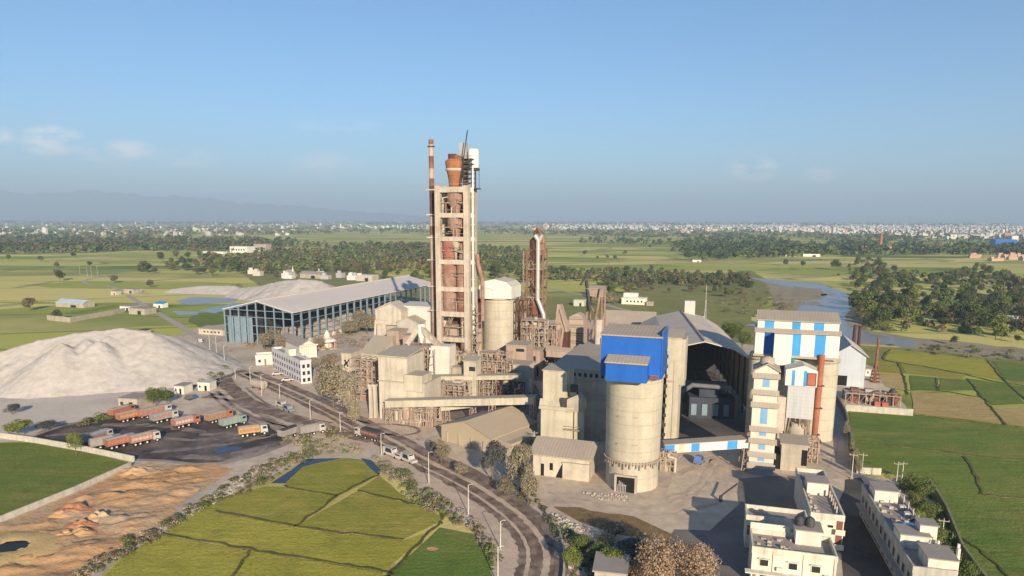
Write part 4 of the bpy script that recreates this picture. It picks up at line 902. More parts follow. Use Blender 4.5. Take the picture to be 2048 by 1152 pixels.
rack('rusty_pipe_rack', 'rust pink pipe rack left of the pale crusher house', 702, 758, 800, 718, 7, 21, 5, 5, duststeel, (rustp, conc, pinkc), npipe=14, nves=12)
rack('crusher_understory', 'rusty supports and pipes under the crusher house and conveyor', 768, 870, 846, 816, 5, 22, 9, 1, duststeel, npipe=14, nves=12)
rack('middle_pipe_rack', 'crowded rusty pipe rack below the upper conveyor gallery', 852, 930, 812, 765, 7, 23, 7, 4, duststeel, npipe=18, nves=14)
rack('braced_rack', 'braced pale steel rack under the right half of the upper conveyor', 950, 990, 806, 762, 6, 24, 3, 4, duststeel, npipe=6, nves=3)
b = house('gable_elevator_tower', 'slim cream tower with peaked head standing left of the pale gabled filter houses', 'tower', 757, 774, 745, 640, 7, concp, 'flat', 0)
q = M(); z0, z1 = b.z(648), b.z(620); w2 = b.x(803, b.h); q.extr([(-.4, z0), (w2, z0), (w2 + .2, z1), (w2 * .55, b.z(606)), (-.4, z1)], 'y', -.3, 7.4); b.add('peaked_head', q, concp)
q = M(); q.extr([(-.6, z1 - .02), (w2 * .55, b.z(605) - .02), (w2 + .4, z1 - .02), (w2 + .4, z1 + .3), (w2 * .55, b.z(604) + .2), (-.6, z1 + .3)], 'y', -.5, 7.6); b.add('roof', q, concp)
q = M(); q.box(b.w, 1, 0, w2 - .5, 6.5, z0 - .05); b.add('shaft', q, conc)
q = M(); q.tube((-1.2, 0, b.z(680)), (-.5, 0, b.z(640)), .5); b.add('spout', q, concp)
house('flat_filter_house', 'pale flat topped filter house behind the gabled ones left of the tall tower', 'filter house', 804, 862, 742, 612, 9, mat('pale_filter_sheet', (.60, .56, .50), var=.06, streak=.15, dust=.5), 'mono', .6, whitep)
house('gabled_filter_house', 'grey gabled filter house between the slim tower and flat topped one', 'filter house', 797, 838, 750, 644, 8, mat('grey_filter_sheet', (.46, .42, .36), var=.08, streak=.4, dust=.5), 'gy', 2.0, conc)
house('pink_panel_house', 'narrow house with faded red painted stripe behind the pale crusher house', 'tower house', 776, 800, 760, 662, 7, pinkc, 'flat', 0, conc, wins=((.0, .30, .38, .72), (.45, .75, .55, .92, 'f', rustp)))
house('blue_shutter_bay', 'small bay with light blue shutter above the pale hoppers', 'bay', 808, 826, 775, 672, 5, pinkc, 'flat', 0, conc, wins=((.05, .95, .60, .78, 'f', bluep),))
b = house('sloped_store', 'cream sloping roofed store with faded red louvres left of the slim tower', 'store building', 724, 761, 772, 706, 10, cream, 'mono', 4.5, conc, wins=((.5, .98, .50, .64, 'f', rustp), (.42, .98, .70, .82, 'f', rustp)))
house('small_store_with_logo', 'small square pale shed with black emblem mark on its wall', 'shed', 684, 703, 742, 706, 8, concp, 'mono', .8, conc)
b = Blk('white_hopper', 'white dust coated tapered hopper in front of the tall tower', 'hopper', 852, 896, 800, 694, 9)
q = M(); W = b.w; q.idx([(0, 0, .05), (W, 0, .05), (W, 9, .05), (0, 9, .05), (W * .1, 3, b.h), (W * .95, 3, b.h), (W * .95, 8, b.h), (W * .1, 8, b.h)], [(3, 2, 1, 0), (4, 5, 6, 7), (0, 1, 5, 4), (1, 2, 6, 5), (2, 3, 7, 6), (3, 0, 4, 7)]); b.add('body', q, mat('white_dusted_steel', (.62, .585, .50), var=.06, streak=.3, fine=.1))
q = M()
for x in (-.6, W * .45): q.box(x - .12, -.5, 0, x + .12, -.26, b.h * .98)
for k in range(6): q.beam((-.6, -.4, b.h * .15 * k), (W * .45, -.4, b.h * (.15 * k + .12)), .14)
b.add('ladder_frame', q, duststeel)
b = Blk('cross_chutes', 'pair of dusty sloping chutes meeting in a peak left of the tall tower', 'chute', 815, 884, 790, 650, 5)
zt = b.h; q = M(); q.beam((b.w * .05, 0, b.z(688)), (b.w * .42, 0, zt), 1.3, 1.6); b.add('left_chute', q, concp)
q = M(); q.beam((b.w * .38, 0, zt), (b.w * .98, 0, b.z(690)), 1.5, 1.8); b.add('right_chute', q, conc)
q = M(); q.lathe(b.w * .42, .6, [(.5, zt - 6), (1.5, zt - 2), (1.5, zt + .6)], 14); b.add('head_hopper', q, whitep)
q = M(); z = b.z(690); q.box(-1, -.5, z - .3, b.w * .9, 3, z); 
for k in range(8): q.box(b.w * .12 * k, -.5, z, b.w * .12 * k + .1, -.4, z + 1.1)
q.box(-1, -.5, z + 1.05, b.w * .9, -.4, z + 1.15)
b.add('platform', q, duststeel)
q = M()
for x in (-.6, b.w * .3, b.w * .6, b.w * .88): q.box(x - .15, .2, 0, x + .15, .5, z - .3)
b.add('support', q, duststeel)
rack('dust_piping_frame', 'pink dusty piping frame under the peak of the sloping chutes', 822, 868, 788, 692, 6, 31, 5, 7, duststeel, npipe=16, nves=12)
rack('tower_foot_rack', 'tangled dark rusty plant at the foot of the tall tower', 894, 952, 792, 708, 6, 32, 6, 6, duststeel, (rustp, conc, darkrust, conc, pinkc), nves=20, npipe=24)
rack('silo_foot_rack', 'pink dusty pipework around the foot of the capped silo', 956, 1014, 790, 706, 6, 33, 6, 6, duststeel, (rustp, pinkc, darkrust, conc, conc), nves=20, npipe=22)
rack('lattice_foot_rack', 'pink pipework right of the lattice tower foot', 1086, 1112, 745, 650, 6, 34, 3, 7, duststeel, (rustp, pinkc, conc), nves=12, npipe=12)
rack('lattice_front_rack', 'dense dusty steelwork in front of the lattice tower foot', 1042, 1088, 752, 640, 5, 35, 4, 8, duststeel, (concp, conc, rustp), nves=12, npipe=16)
rack('gap_rack', 'dark rusty plant between capped silo and lattice tower', 1031, 1046, 748, 600, 5, 36, 2, 7, darkrust, (darkrust, rust, conc), nves=8, npipe=10)
rack('right_yard_rack', 'dusty piping right of the braced rack under the upper conveyor', 992, 1038, 812, 770, 6, 37, 5, 3, darkrust, (darkrust, duststeel, conc), nves=10, npipe=14)
for i_, (x0_, x1_, yb_, yt_, d_, m_, lb_) in enumerate(((905, 926, 800, 735, 4, conc, 'grey dusty box duct house low in front of the tall tower'), (872, 890, 812, 770, 4, pinkc, 'small pink casing under the left end of the upper conveyor'), (1062, 1080, 760, 700, 5, pinkc, 'pink dusty casing right of the railed pale block'), (1118, 1140, 742, 712, 6, conc, 'low dusty block before the arched kiln hood'), (930, 956, 742, 690, 5, conc, 'dusty block squeezed between tall tower and capped silo'))): house('duct_house', lb_, 'duct house', x0_, x1_, yb_, yt_, d_, m_, 'flat', 0, conc, bands=(.5,), wins=((.2, .5, .6, .8), (.6, .85, .15, .45)))
house('green_grey_box', 'small olive roofed box house in front of the tall tower foot', 'box house', 928, 952, 808, 722, 5, cream, 'mono', .6, cream, wins=((.45, .95, .78, .88),))
o = G(1068, 800); s, c, r, h = silo('small_square_hopper', 'small olive hopper on a single leg behind the hopper block', 1063, 822, 758, 4, 4, cream, prof=lambda r, h: [(r * .35, 0), (r * .35, h * .55), (r, h * .68), (r, h)])
# stair/gallery legs behind lower conveyor
P = G(1000, 845); 
conveyor('short_link_conveyor', 'short low link conveyor behind the barn roof', G(880, 850), G(1010, 838), 4.5, 5.2, 2.2, 1.2, cream, (.1, .5, .9), rm=cream)

# ================================================================ striped packing house and its silos (right)
b = Blk('striped_packing_house', 'white and blue striped packing house raised on three round concrete silos', 'packing house', 1503, 1668, 872, 706, 13)
W = b.w = b.x(1676, b.h); D = b.d
zb, zm, zm2, ze = b.z(708), b.z(660), b.z(655), b.z(640)
q = M(); q.box(-.7, -.8, zb, W, D, zm); ha = b.add('lower_band', q, whitep)
q = M(); q.box(-.3, .0, zm + .02, W - .3, D, ze); hb = b.add('upper_band', q, whitep)
q = M(); q.extr([(-1.4, zm - .3), (.02, zm + .5), (.02, zm + .75), (-1.4, zm - .05)], 'x', -1, W + .3); b.add('skirt_roof', q, dustroof)
q = M(); q.extr([(-1.3, zb - .3), (-.85, zb + .1), (-.85, zb + .3), (-1.3, zb - .1)], 'x', -1, W + .3); b.add('lower_skirt', q, dustroof)
q = M(); zr = b.z(625, 0, D * .5) ; q.extr([(-.5, ze + .02), (D * .5, zr + .6), (D + .5, ze + .02), (D + .5, ze + .3), (D * .5, zr + .9), (-.5, ze + .3)], 'x', -.6, W); b.add('roof', q, dustroof)
for a, c2 in ((1530, 1549), (1585, 1602), (1629, 1649)):
    q = M(); q.box(b.x(a, ze), -.05, zm2, b.x(c2, ze), -.01, ze - .05); b.add('blue_or_shadow_panel', q, bluep, hb)
for a, c2 in ((1582, 1599), (1627, 1648)):
    q = M(); q.box(b.x(a, zb), -.85, zb + .05, b.x(c2, zb), -.81, zm - .1); b.add('blue_or_shadow_panel', q, bluep, ha)
xa, xb = b.x(1545, zb), b.x(1580, zb)
q = M(); q.box(xa, -4.6, b.z(721), xb, -.82, zm - .2); bay = b.add('projecting_bay', q, whitep)
q = M(); q.box(xa - 2.4, -.86, zb, xa - .02, -.82, zm - .1); b.add('blue_or_shadow_panel', q, deepb, ha)  # deep blue strip paints the bay's cast shadow on the wall
q = M()
for k in range(10): q.box(xa + k * .5, -3.5, b.z(745), xa + .12 + k * .5, -.5 - k * .2, b.z(722))
b.add('bay_pipework', q, darkrust, bay)
rs = 31 / scale_at(875)
for i, xc in enumerate((1515, 1571, 1641)):
    rr = rs * (.62 if i == 0 else 1)
    cx = b.x(xc, b.h * .5)
    q = M(); q.lathe(cx, rr + .2, [(rr, 0), (rr, zb)], 40); b.add('silo_shell', q, silo_c)
    q = M(); q.lathe(cx, rr + .2, [(rr + .02, zb - 1.6), (rr + .3, zb - 1.6), (rr + .3, zb - .9), (rr + .02, zb - .9)], 40, cap=False); b.add('silo_ring', q, conc)
q = M(); q.box(b.x(1582, b.h * .9), -.6, b.z(735), b.x(1588, b.h * .9), .2, zb); b.add('teal_panel', q, mat('teal_sheet', (.01, .26, .22)))
q = M(); q.box(-.6, 1.5, 0, 0, D, zb); b.add('left_wall', q, conc)
# rust pipe leaning in front
P = G(1625, 905); Q = Vector((0, 0, 0)); p2 = b.o + b.ex * b.x(1641, b.h * .9) + b.ey * -1.2
rt = thing('rust_pipe', 'long rust red pipe leaning up the front of the right concrete silo', 'pipe', (P.x, P.y, 0))
q = M(); ztop = hz(p2, 710); q.tube((0, 0, 0), (p2.x - P.x, p2.y - P.y, ztop), .82, n=16); q.build('shaft', mat('red_pipe_paint', (.33, .12, .065), var=.2, streak=.4), rt)
for f in (.18, .45, .68):
    q = M(); q.box((p2.x - P.x) * f - 1.1, (p2.y - P.y) * f - .9, ztop * f, (p2.x - P.x) * f + 1.1, (p2.y - P.y) * f + 1.2, ztop * f + .25); q.build('clamp', darkrust, rt)
# stacked bucket-elevator tower with blue panels
b = Blk('tiered_elevator_tower', 'narrow seven tiered tower with blue panel down its middle, left of packing house', 'tower', 1495, 1546, 946, 742, 6)
W, D = b.w, b.d
lv = [946, 922, 899, 872, 848, 800, 775, 742]; zz = [b.z(y) for y in lv]; zz[0] = 0
tm = mat('cream_tier_sheet', (.64, .60, .50), rough=.6, var=.06, streak=.25, dust=.6)
for i in range(7):
    gr = .0 + .06 * i; w0, w1 = .0, W * (1 if i < 5 else .96)
    q = M(); q.box(.1, .1, zz[i] + (.02 if i else 0), w1 - .1, D, zz[i + 1]); tr = b.add('tier', q, tm if i else mat('grey_base_sheet', (.36, .36, .38), var=.1))
    q = M(); q.extr([(-.75, zz[i + 1] - 1.5), (.08, zz[i + 1] - .6), (.08, zz[i + 1] - .35), (-.75, zz[i + 1] - 1.25)], 'x', -.3, w1 + .3); b.add('tier_skirt', q, dustroof, tr)
    if i and i != 5:
        q = M(); q.box(W * .36, .03, zz[i] + .3, W * .62, .07, zz[i + 1] - .7); b.add('blue_or_shadow_panel', q, mat('faded_blue_sheet', (.20, .38, .62), var=.1, streak=.2), tr)
q = M(); q.extr([(-.2, zz[7] + .02), (W * .5, zz[7] + 1.7), (W + .1, zz[7] + .02), (W + .1, zz[7] + .3), (W * .5, zz[7] + 2.0), (-.2, zz[7] + .3)], 'y', -.3, D + .3); b.add('roof', q, dustroof)
q = M(); q.extr([(.1, zz[7]), (W - .1, zz[7]), (W * .5, zz[7] + 1.65)], 'y', .15, D); b.add('gable', q, tm)
q = M(); zc = b.z(716); q.lathe(W * .5, D * .55, [(1.6, zz[7] + .8), (1.6, zc - .4), (.4, zc)], 16); b.add('vent_cowl', q, conc)
# blue and white control cabin with corrugated body below
b = Blk('control_cabin', 'white control cabin with blue stripes and brick red window between tower and pipe', 'cabin', 1563, 1622, 905, 736, 6)
W, D = b.w, b.d; zl = b.z(770); zl2 = b.z(835)
q = M(); q.extr([(-.4, zl), (W, zl), (W, b.h - .4), (W * .55, b.h + .9), (-.4, b.h - .4)], 'y', -.3, D); cb = b.add('cabin', q, whitep)
for a in (.16, .55):
    q = M(); q.box(W * a, -.36, zl + .1, W * (a + .10), -.31, b.h - .4); b.add('blue_or_shadow_panel', q, bluep, cb)
q = M(); q.box(W * .68, -.36, zl + .4, W * .94, -.31, b.h - 1.0); wn = b.add('window', q, mat('brick_red_shutter', (.42, .13, .08))); q = M()
for x in (W * .66, W * .94): q.box(x, -.42, zl + .3, x + .16, -.3, b.h - .9)
q.box(W * .66, -.42, b.h - 1.0, W * .955, -.3, b.h - .85); q.box(W * .66, -.42, zl + .25, W * .955, -.3, zl + .42); b.add('frame', q, darks, wn)
q = M(); q.box(.4, .1, zl2, W - .3, D, zl - .02); b.add('corrugated_body', q, mat('grey_corrugated_sheet', (.50, .50, .50), rough=.5, var=.08, band=.9, streak=.3))
for x in (.6, W * .5, W - .5):
    q = M(); q.box(x - .25, .5, 0, x + .25, 1.0, zl2); b.add('leg', q, conc)
    q = M(); q.box(x - .25, D - 1, 0, x + .25, D - .5, zl2); b.add('leg', q, conc)
q = M(); q.lathe(W * .45, D * .3, [(1.0, b.z(900)), (2.4, b.z(880)), (2.4, b.z(856)), (1.5, b.z(846))], 18); b.add('round_hopper', q, conc)
q = M()
for k in range(7): q.beam((W * (.2 + .11 * k), 0, zl2 - (k % 3)), (W * (.1 + .13 * k), .3, b.z(880)), .25)
b.add('bracing', q, duststeel)
q = M(); q.box(-1.9, .2, b.z(862), .2, 2.2, b.z(795)); b.add('white_chute_casing', q, concp)
b = house('loading_bay', 'low olive concrete loading bay in front of the control cabin', 'loading bay', 1560, 1612, 940, 888, 8, conc, 'flat', 0, conc, doors=((.78, 1.0, .25, .85),))
q = M(); q.box(-1.4, .3, 0, -.05, 7, b.h * .55); b.add('dark_recess', q, black)
rack('loading_side_rack', 'bent dusty steelwork between the loading bay and rust pipe', 1612, 1634, 925, 880, 4, 41, 2, 3, duststeel, npipe=6, nves=2)
# warehouse at right, stacks, mast
b = house('grey_warehouse', 'pale blue grey gabled warehouse with black doorway beyond the right silo', 'warehouse', 1664, 1727, 771, 708, 22, mat('pale_blue_cladding', (.48, .52, .56), rough=.6, var=.08, streak=.3), 'gy', 3.6, mat('pale_grey_roof', (.50, .46, .41), var=.06), doors=((.10, .46, .02, .34),), ov=.8)
for i, (x, yt, yb) in enumerate(((1703, 650, 735), (1713, 653, 735))):
    o = G(x, yb); q = M(); z = hz(o, yt); q.lathe(0, 0, [(.75, 0), (.62, z)], 14); 
    rt = thing('dark_stack', ('dark brown stack behind the grey warehouse, the left one of two', 'dark brown stack behind the grey warehouse, the right one of two')[i], 'stack', (o.x, o.y, 0)); q.build('shaft', darkrust, rt)
    q = M(); q.lathe(0, 0, [(.9, 0), (.9, 1.2)], 14); q.build('base', conc, rt)
o = G(1749, 764); z = hz(o, 677); rt = thing('red_mast', 'rust red chimney mast right of the grey warehouse', 'mast', (o.x, o.y, 0)); q = M(); q.lathe(0, 0, [(.55, 0), (.45, z)], 12); q.build('shaft', rust, rt)
q = M(); z = z * .42
for k in range(4): a = .78 + k * 1.571; q.tube((1.8 * math.cos(a), 1.8 * math.sin(a), 0), (.5 * math.cos(a), .5 * math.sin(a), z), .14, n=6)
for k in range(5): q.box(-1.7 + .25 * k, -1.7 + .25 * k, z * k / 5, 1.7 - .25 * k, 1.7 - .25 * k, z * k / 5 + .15)
q.build('base_frame', rust, rt)
house('small_white_booth', 'tiny white booth with dark window beside the red mast', 'booth', 1730, 1741, 752, 738, 3, plaster, wins=((.35, .6, .4, .7),))
rack('scrap_frame', 'heap of bent dusty steelwork on the ground behind the low pale wall', 1690, 1800, 806, 786, 7, 51, 8, 1, duststeel, (rust, darks, conc), nves=8, npipe=14, cat='scrap steel')
for i, (x, yb) in enumerate(((1749, 813), (1764, 815))): house('brick_stack', ('red brick stack beside the low pale wall, left of a pair', 'red brick stack beside the low pale wall, right of a pair')[i], 'brick stack', x, x + 12, yb, yb - 8, 2.2, brick, 'flat', 0, brick, ov=.05)
# ================================================================ houses
doorm = mat('brown_door_wood', (.30, .13, .07), var=.15)
HA = 16
def flat(name, label, x0, x1, yb, yt, d, ang=HA, d_x=None, m=plaster):
    b = Blk(name, label, 'house', x0, x1, yb, yt, d, ang); b.h -= .9
    b.walls(m, 'parapet', rm=roofslab); return b
def parapet_white(b):
    for c in b.root.children:
        if c.name.startswith('parapet'): c.data.materials.clear(); c.data.materials.append(mat('weathered_parapet', (.64, .60, .49), var=.15, sc_=.8, streak=.7, fine=.25))
b = flat('white_house', 'two storey white house nearest the camera with three upper windows', 1500, 1668, 1170, 1092, 7); parapet_white(b)
for a, c in ((.10, .20), (.445, .545), (.715, .815)): b.win(a, c, .62, .80, fr=plaster, sill=True)
for a, c in ((.11, .20), (.44, .53), (.69, .79)): b.win(a, c, .20, .38, fr=plaster, sill=True)
for a, c in ((.02, .06), (.365, .405)): b.win(a, c, .02, .40, m=doorm, name='door')
q = M(); q.box(-1.0, -1.3, b.h * .45, b.w * .93, -.01, b.h * .48); b.add('balcony_slab', q, plaster)
q = M(); q.box(b.w * .55, 4.5, b.h + .06, b.w * .86, 8.5, b.h + 2.6); st = b.add('stair_room', q, plaster); q = M(); q.box(b.w * .53, 4.3, b.h + 2.6, b.w * .88, 8.7, b.h + 2.8); b.add('stair_roof', q, roofslab, st)
q = M(); q.box(0, 6.95, b.h + .9, b.w * .5, 7.15, b.h + 2.0); b.add('rear_wall', q, plaster)
for k in range(2):
    q = M(); q.lathe(b.w * (.60 + .13 * k), 6.4, [(.75, b.h + 2.8), (.8, b.h + 4.0), (.35, b.h + 4.4)], 16); b.add('water_tank', q, darks)
q = M()
for k in range(3): q.tube((b.w * (.25 + .36 * k), -.10, 0), (b.w * (.25 + .36 * k), -.10, b.h + .5), .045, n=6)
b.add('drain_pipe', q, conc)
for k, (u, v) in enumerate(((.30, .55), (.60, .15), (.86, .5))):
    q = M(); q.box(b.w * u, -.55, b.h * v, b.w * u + .9, -.02, b.h * v + .6); b.add('air_conditioner', q, polem)
rnd = random.Random(5); q = M()
for k in range(16): x = rnd.uniform(.5, b.w * .5); y = rnd.uniform(1, 6); q.box(x, y, b.h + .06, x + rnd.uniform(.2, .8), y + rnd.uniform(.2, .6), b.h + .06 + rnd.uniform(.1, .5))
b.add('roof_clutter', q, conc)
b = flat('white_courtyard_house', 'low white house with brown door behind the nearest one, half in shade', 1489, 1612, 1096, 1029, 5); parapet_white(b)
b.win(.02, .08, .45, .80, m=doorm, name='door'); b.win(.24, .34, .60, .84, fr=plaster, m=mat('pink_grey_pane', (.35, .27, .24))); b.win(.55, .64, .45, .85, m=black, name='door'); b.win(.74, .84, .55, .85, fr=plaster)
q = M(); q.box(0, -2.0, b.h * .38, b.w * .95, -.02, b.h * .43); q.box(0, -2.0, b.h * .43, b.w * .8, -1.9, b.h * .62); b.add('balcony', q, plaster)
b = flat('long_white_wing', 'long two storey white wing running back from the courtyard house', 1617, 1683, 1094, 1024, 24); parapet_white(b)
for v in (.64, .16):
    for a in (.16, .52): b.win(a, a + .17, v + .08, v + .16, fr=plaster)
    q = M(); q.box(b.w * .74, -.9, b.h * v - .5, b.w + .15, -.02, b.h * v - .25); q.box(b.w * .74, -.9, b.h * v - .25, b.w + .15, -.8, b.h * v + .55); b.add('balcony', q, plaster)
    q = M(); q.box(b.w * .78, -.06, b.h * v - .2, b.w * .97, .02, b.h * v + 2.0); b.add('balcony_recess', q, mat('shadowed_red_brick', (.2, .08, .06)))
q = M(); q.box(.6, 11, b.h + .06, b.w * .8, 15, b.h + 2.5); q2 = b.add('stair_room', q, plaster); q = M(); q.box(.4, 10.8, b.h + 2.5, b.w * .84, 15.2, b.h + 2.7); b.add('stair_roof', q, roofslab, q2)
for k in range(5):
    q = M(); q.box(b.w * .8, 2 + k * 1.9, b.h + .05, b.w * .8 + .25, 2.25 + k * 1.9, b.h + 1.7); b.add('roof_post', q, conc)
rnd = random.Random(8); q = M()
for k in range(26): x = rnd.uniform(.3, 1.1); y = rnd.uniform(1, 21); q.box(x, y, b.h + .05, x + rnd.uniform(.2, .7), y + rnd.uniform(.2, .7), b.h + rnd.uniform(.2, .7))
b.add('roof_clutter', q, conc)
b = Blk('long_dark_sided_house', 'long two storey house at lower right with white roof rooms', 'house', 1818, 1905, 1212, 1132, 35, 15); b.h -= .9; b.walls(mat('stained_side_wall', (.42, .40, .36), var=.25, streak=.6), 'parapet', rm=roofslab)
for y0, y1, x0, x1, hh in ((.5, 5.5, .35, 1.02, 2.2), (8, 12, .02, .75, 2.4), (9.5, 12.2, .55, .98, 3.8), (28, 32.5, .12, .80, 2.3)):
    q = M(); q.box(b.w * x0, y0, b.h + .06, b.w * x1, y1, b.h + hh); o_ = b.add('roof_room', q, plaster); q = M(); q.box(b.w * x0 - .2, y0 - .2, b.h + hh, b.w * x1 + .2, y1 + .2, b.h + hh + .2); b.add('roof_room_slab', q, roofslab, o_)
for k in range(12):
    for v in (.12, .58): b.win(1 + k * 2.85, 2.3 + k * 2.85, b.h * v, b.h * (v + .25), 'l', fr=conc, ab=True)
q = M(); q.box(-1.1, 0, b.h * .47, -.02, 34, b.h * .5); b.add('side_balcony', q, conc)
rnd = random.Random(6); q = M()
for k in range(40): x = rnd.uniform(.4, b.w - .8); y = rnd.uniform(6, 33); q.box(x, y, b.h + .06, x + rnd.uniform(.15, .9), y + rnd.uniform(.15, .8), b.h + .06 + rnd.uniform(.1, .6))
b.add('roof_clutter', q, conc)
for k in range(9):
    q = M(); q.box(b.w - .5, 6 + 3 * k, b.h + .05, b.w - .4, 6.1 + 3 * k, b.h + 2.1); b.add('line_post', q, polem)
q = M(); q.box(b.w * .5, 16, b.h + .06, b.w * .8, 18, b.h + .5); b.add('blue_tarp', q, bluep)
for k in range(4):
    q = M(); q.box(b.w * .82 - .5 * (k % 2), 20 + k * 1.6, b.h + .05, b.w * .82 + .5, 21 + k * 1.6, b.h + .8); b.add('roof_tank', q, polem if k % 2 else darks)
for k, (x, y) in enumerate(((.6, 5.9), (.85, 6.6), (1.2, 4.0), (1.25, 5.2))):
    q = M(); q.box(b.w * x, y, b.h * (1 if k < 2 else 0) + .05, b.w * x + .35, y + .35, b.h + 2.4 + .2 * k); b.add('roof_post', q, plaster)
house('small_flat_roof_hut', 'small flat grey roofed hut among bushes at the bottom edge', 'hut', 1188, 1250, 1185, 1142, 6, conc, ang=12, rm=roofslab)
# office and compound left of the works
b = Blk('office_building', 'three storey pale lilac office building with rows of windows', 'office', 603, 624, 769, 726, 20, -37)
b.d = bis(lambda t: proj(b.o + b.ey * t)[0] - 546, 2, 80); b.walls(lilac, 'parapet', rm=roofslab)
for v in (.10, .42, .74):
    n = 12
    for k in range(n): b.win(b.d * (k + .25) / n, b.d * (k + .65) / n, b.h * v, b.h * (v + .17), 'l', ab=True)
    q = M(); q.box(-.15, 0, b.h * (v - .05), -.02, b.d, b.h * (v - .05) + .15); q.box(-.15, -.15, b.h * (v - .05), b.w, -.02, b.h * (v - .05) + .15); b.add('floor_band', q, whitep)
    b.win(.15, .4, v, v + .17); b.win(.6, .85, v, v + .17)
q = M(); q.box(b.w * .2, b.d * .45, b.h + .06, b.w * .9, b.d * .6, b.h + 2.6); b.add('roof_room', q, plaster)
b = Blk('columned_house', 'ornate house with grey hipped roof and row of white columns', 'house', 600, 634, 718, 693, 14, -37); b.d = bis(lambda t: proj(b.o + b.ey * t)[0] - 556, 2, 60)
b.walls(plaster, 'gy', 2.2, roofslab)
for k in range(8):
    q = M(); q.lathe(b.w * (k + .4) / 8, -.9, [(.28, 0), (.24, b.h)], 10); b.add('column', q, whitep)
q = M(); q.box(-.3, -1.3, b.h, b.w + .3, -.02, b.h + .5); b.add('entablature', q, whitep)
b = Blk('white_annex', 'white flat roofed annex in front of the columned house', 'annex', 575, 606, 738, 716, 10, -37); b.walls(plaster, 'parapet', rm=roofslab); b.win(.2, .45, .3, .7); b.win(.6, .85, .3, .7)
b = Blk('gate_house', 'small white gate house beside the road below the pale lilac office', 'gate house', 512, 546, 731, 715, 6, -20); b.walls(plaster, 'parapet', rm=roofslab); b.win(.15, .3, .35, .7, fr=plaster); b.win(.5, .62, 0, .75, m=doorm, name='door')
o = G(655, 696); rt = thing('shrine', 'small white shrine with pointed spire and spreading roof', 'shrine', (o.x, o.y, 0), 20); z = hz(o, 660); q = M(); q.lathe(0, 0, [(4.6, z * .42), (5.0, z * .40), (3.0, z * .55), (1.6, z * .60), (1.3, z * .75), (.8, z * .9), (.1, z)], 12); q.build('spire_roof', whitep, rt)
for k in range(8):
    a = k * .785; q = M(); q.lathe(4.0 * math.cos(a), 4.0 * math.sin(a), [(.25, 0), (.25, z * .42)], 8); q.build('column', mat('pink_column', (.5, .3, .24)), rt)
q = M(); q.lathe(0, 0, [(2.2, 0), (2.2, z * .42)], 12); q.build('core', plaster, rt); q = M(); q.lathe(0, 0, [(5.2, 0), (5.2, .5)], 12); q.build('plinth', conc, rt)
em = M(); em.prism([(0, .2), (.5, .9), (.1, 1.3), (.6, 1.5), (1.0, .9), (1.5, 1.7), (1.7, 1.4), (1.2, .6), (1.5, 0), (1.1, -.1), (.8, .5), (.3, -.1)], 0, .05)
for o_ in bpy.data.objects:
    if o_.name.startswith('small_store_with_logo'):
        o_.name = 'emblem_shed'; e = em.build('black_emblem', black, o_); e.rotation_euler = (R(90), 0, 0); e.location = (.9, -.03, 2.0); e.scale = (1.5, 1.9, 1)

# ================================================================ heaps
def heap(name, label, ridge, slope, x0, x1, y0, y1, nx, ny, m, seed=1, rough=.5, cones=0):
    rn = random.Random(seed); pts = []
    for px, py, Y in ridge:
        d = ray(px, py); t = Y / d.y; pts.append(CAM + d * t)
    segs = list(zip(pts, pts[1:])); tips = []
    for a, b in segs:
        for k in range(cones): p = a.lerp(b, rn.random()); tips.append((p.x + rn.uniform(-8, 8), p.y + rn.uniform(-16, 2), p.z * rn.uniform(.45, .92)))
    def hh(x, y):
        best = -9; br = 0
        for a, b in segs:
            ab = Vector((b.x - a.x, b.y - a.y)); l2 = ab.length_squared; t = max(0, min(1, ((x - a.x) * ab.x + (y - a.y) * ab.y) / l2))
            r = math.hypot(x - a.x - ab.x * t, y - a.y - ab.y * t); v = a.z + (b.z - a.z) * t - slope * r + .09 * max(0, r - 20)
            if v > best: best = v; br = r
        for cx, cy, cz in tips:
            v = cz - slope * 1.15 * math.hypot(x - cx, y - cy)
            if v > best: best = v; br = 6
        w = Vector((x * .085, y * .045, seed)); w2 = Vector((x * .55, y * .30, seed + 3)); w3 = Vector((x * 1.7, y * 1.7, seed + 5))
        rg = 1 - abs(mnoise.noise(w * 1.6)) * 2
        return best + rough * (1.2 * rg * min(1, br / 9) + 1.1 * mnoise.noise(w2) + .9 * mnoise.noise(w3))
    idx = {}; vs = []; fs = []; mb = M()
    for j in range(ny + 1):
        for i in range(nx + 1):
            x = x0 + (x1 - x0) * i / nx; y = y0 + (y1 - y0) * j / ny; idx[i, j] = len(vs); vs.append((x, y, max(-.3, hh(x, y))))
    for j in range(ny):
        for i in range(nx):
            q = (idx[i, j], idx[i + 1, j], idx[i + 1, j + 1], idx[i, j + 1])
            if max(vs[k][2] for k in q) > .0: fs.append(q)
    mb.idx(vs, fs, True)
    return tag(mb.build(name, m), label, 'heap')
bigm = mat('pale_limestone_dust', (.52, .475, .42), var=.08, sc_=.06, col2=(.45, .405, .35), lo=.46, hi=.66, sc2=.12, bump=.35, fine=.2)
heap('limestone_heap', 'huge pale limestone heap beside the road, filling the left side', [(-320, 800, 235), (-120, 745, 240), (0, 704, 246), (70, 682, 252), (150, 666, 256), (245, 656, 262), (300, 664, 262), (338, 670, 268), (368, 700, 272)], .56, -300, -88, 178, 330, 300, 215, bigm, 2, .32, 3)
heap('limestone_ridge', 'long low pale stone ridge behind the ponds, left of the open shed', [(296, 596, 545), (345, 577, 560), (400, 571, 560), (470, 571, 555)], .42, -330, -190, 500, 610, 110, 80, bigm, 3, .3)
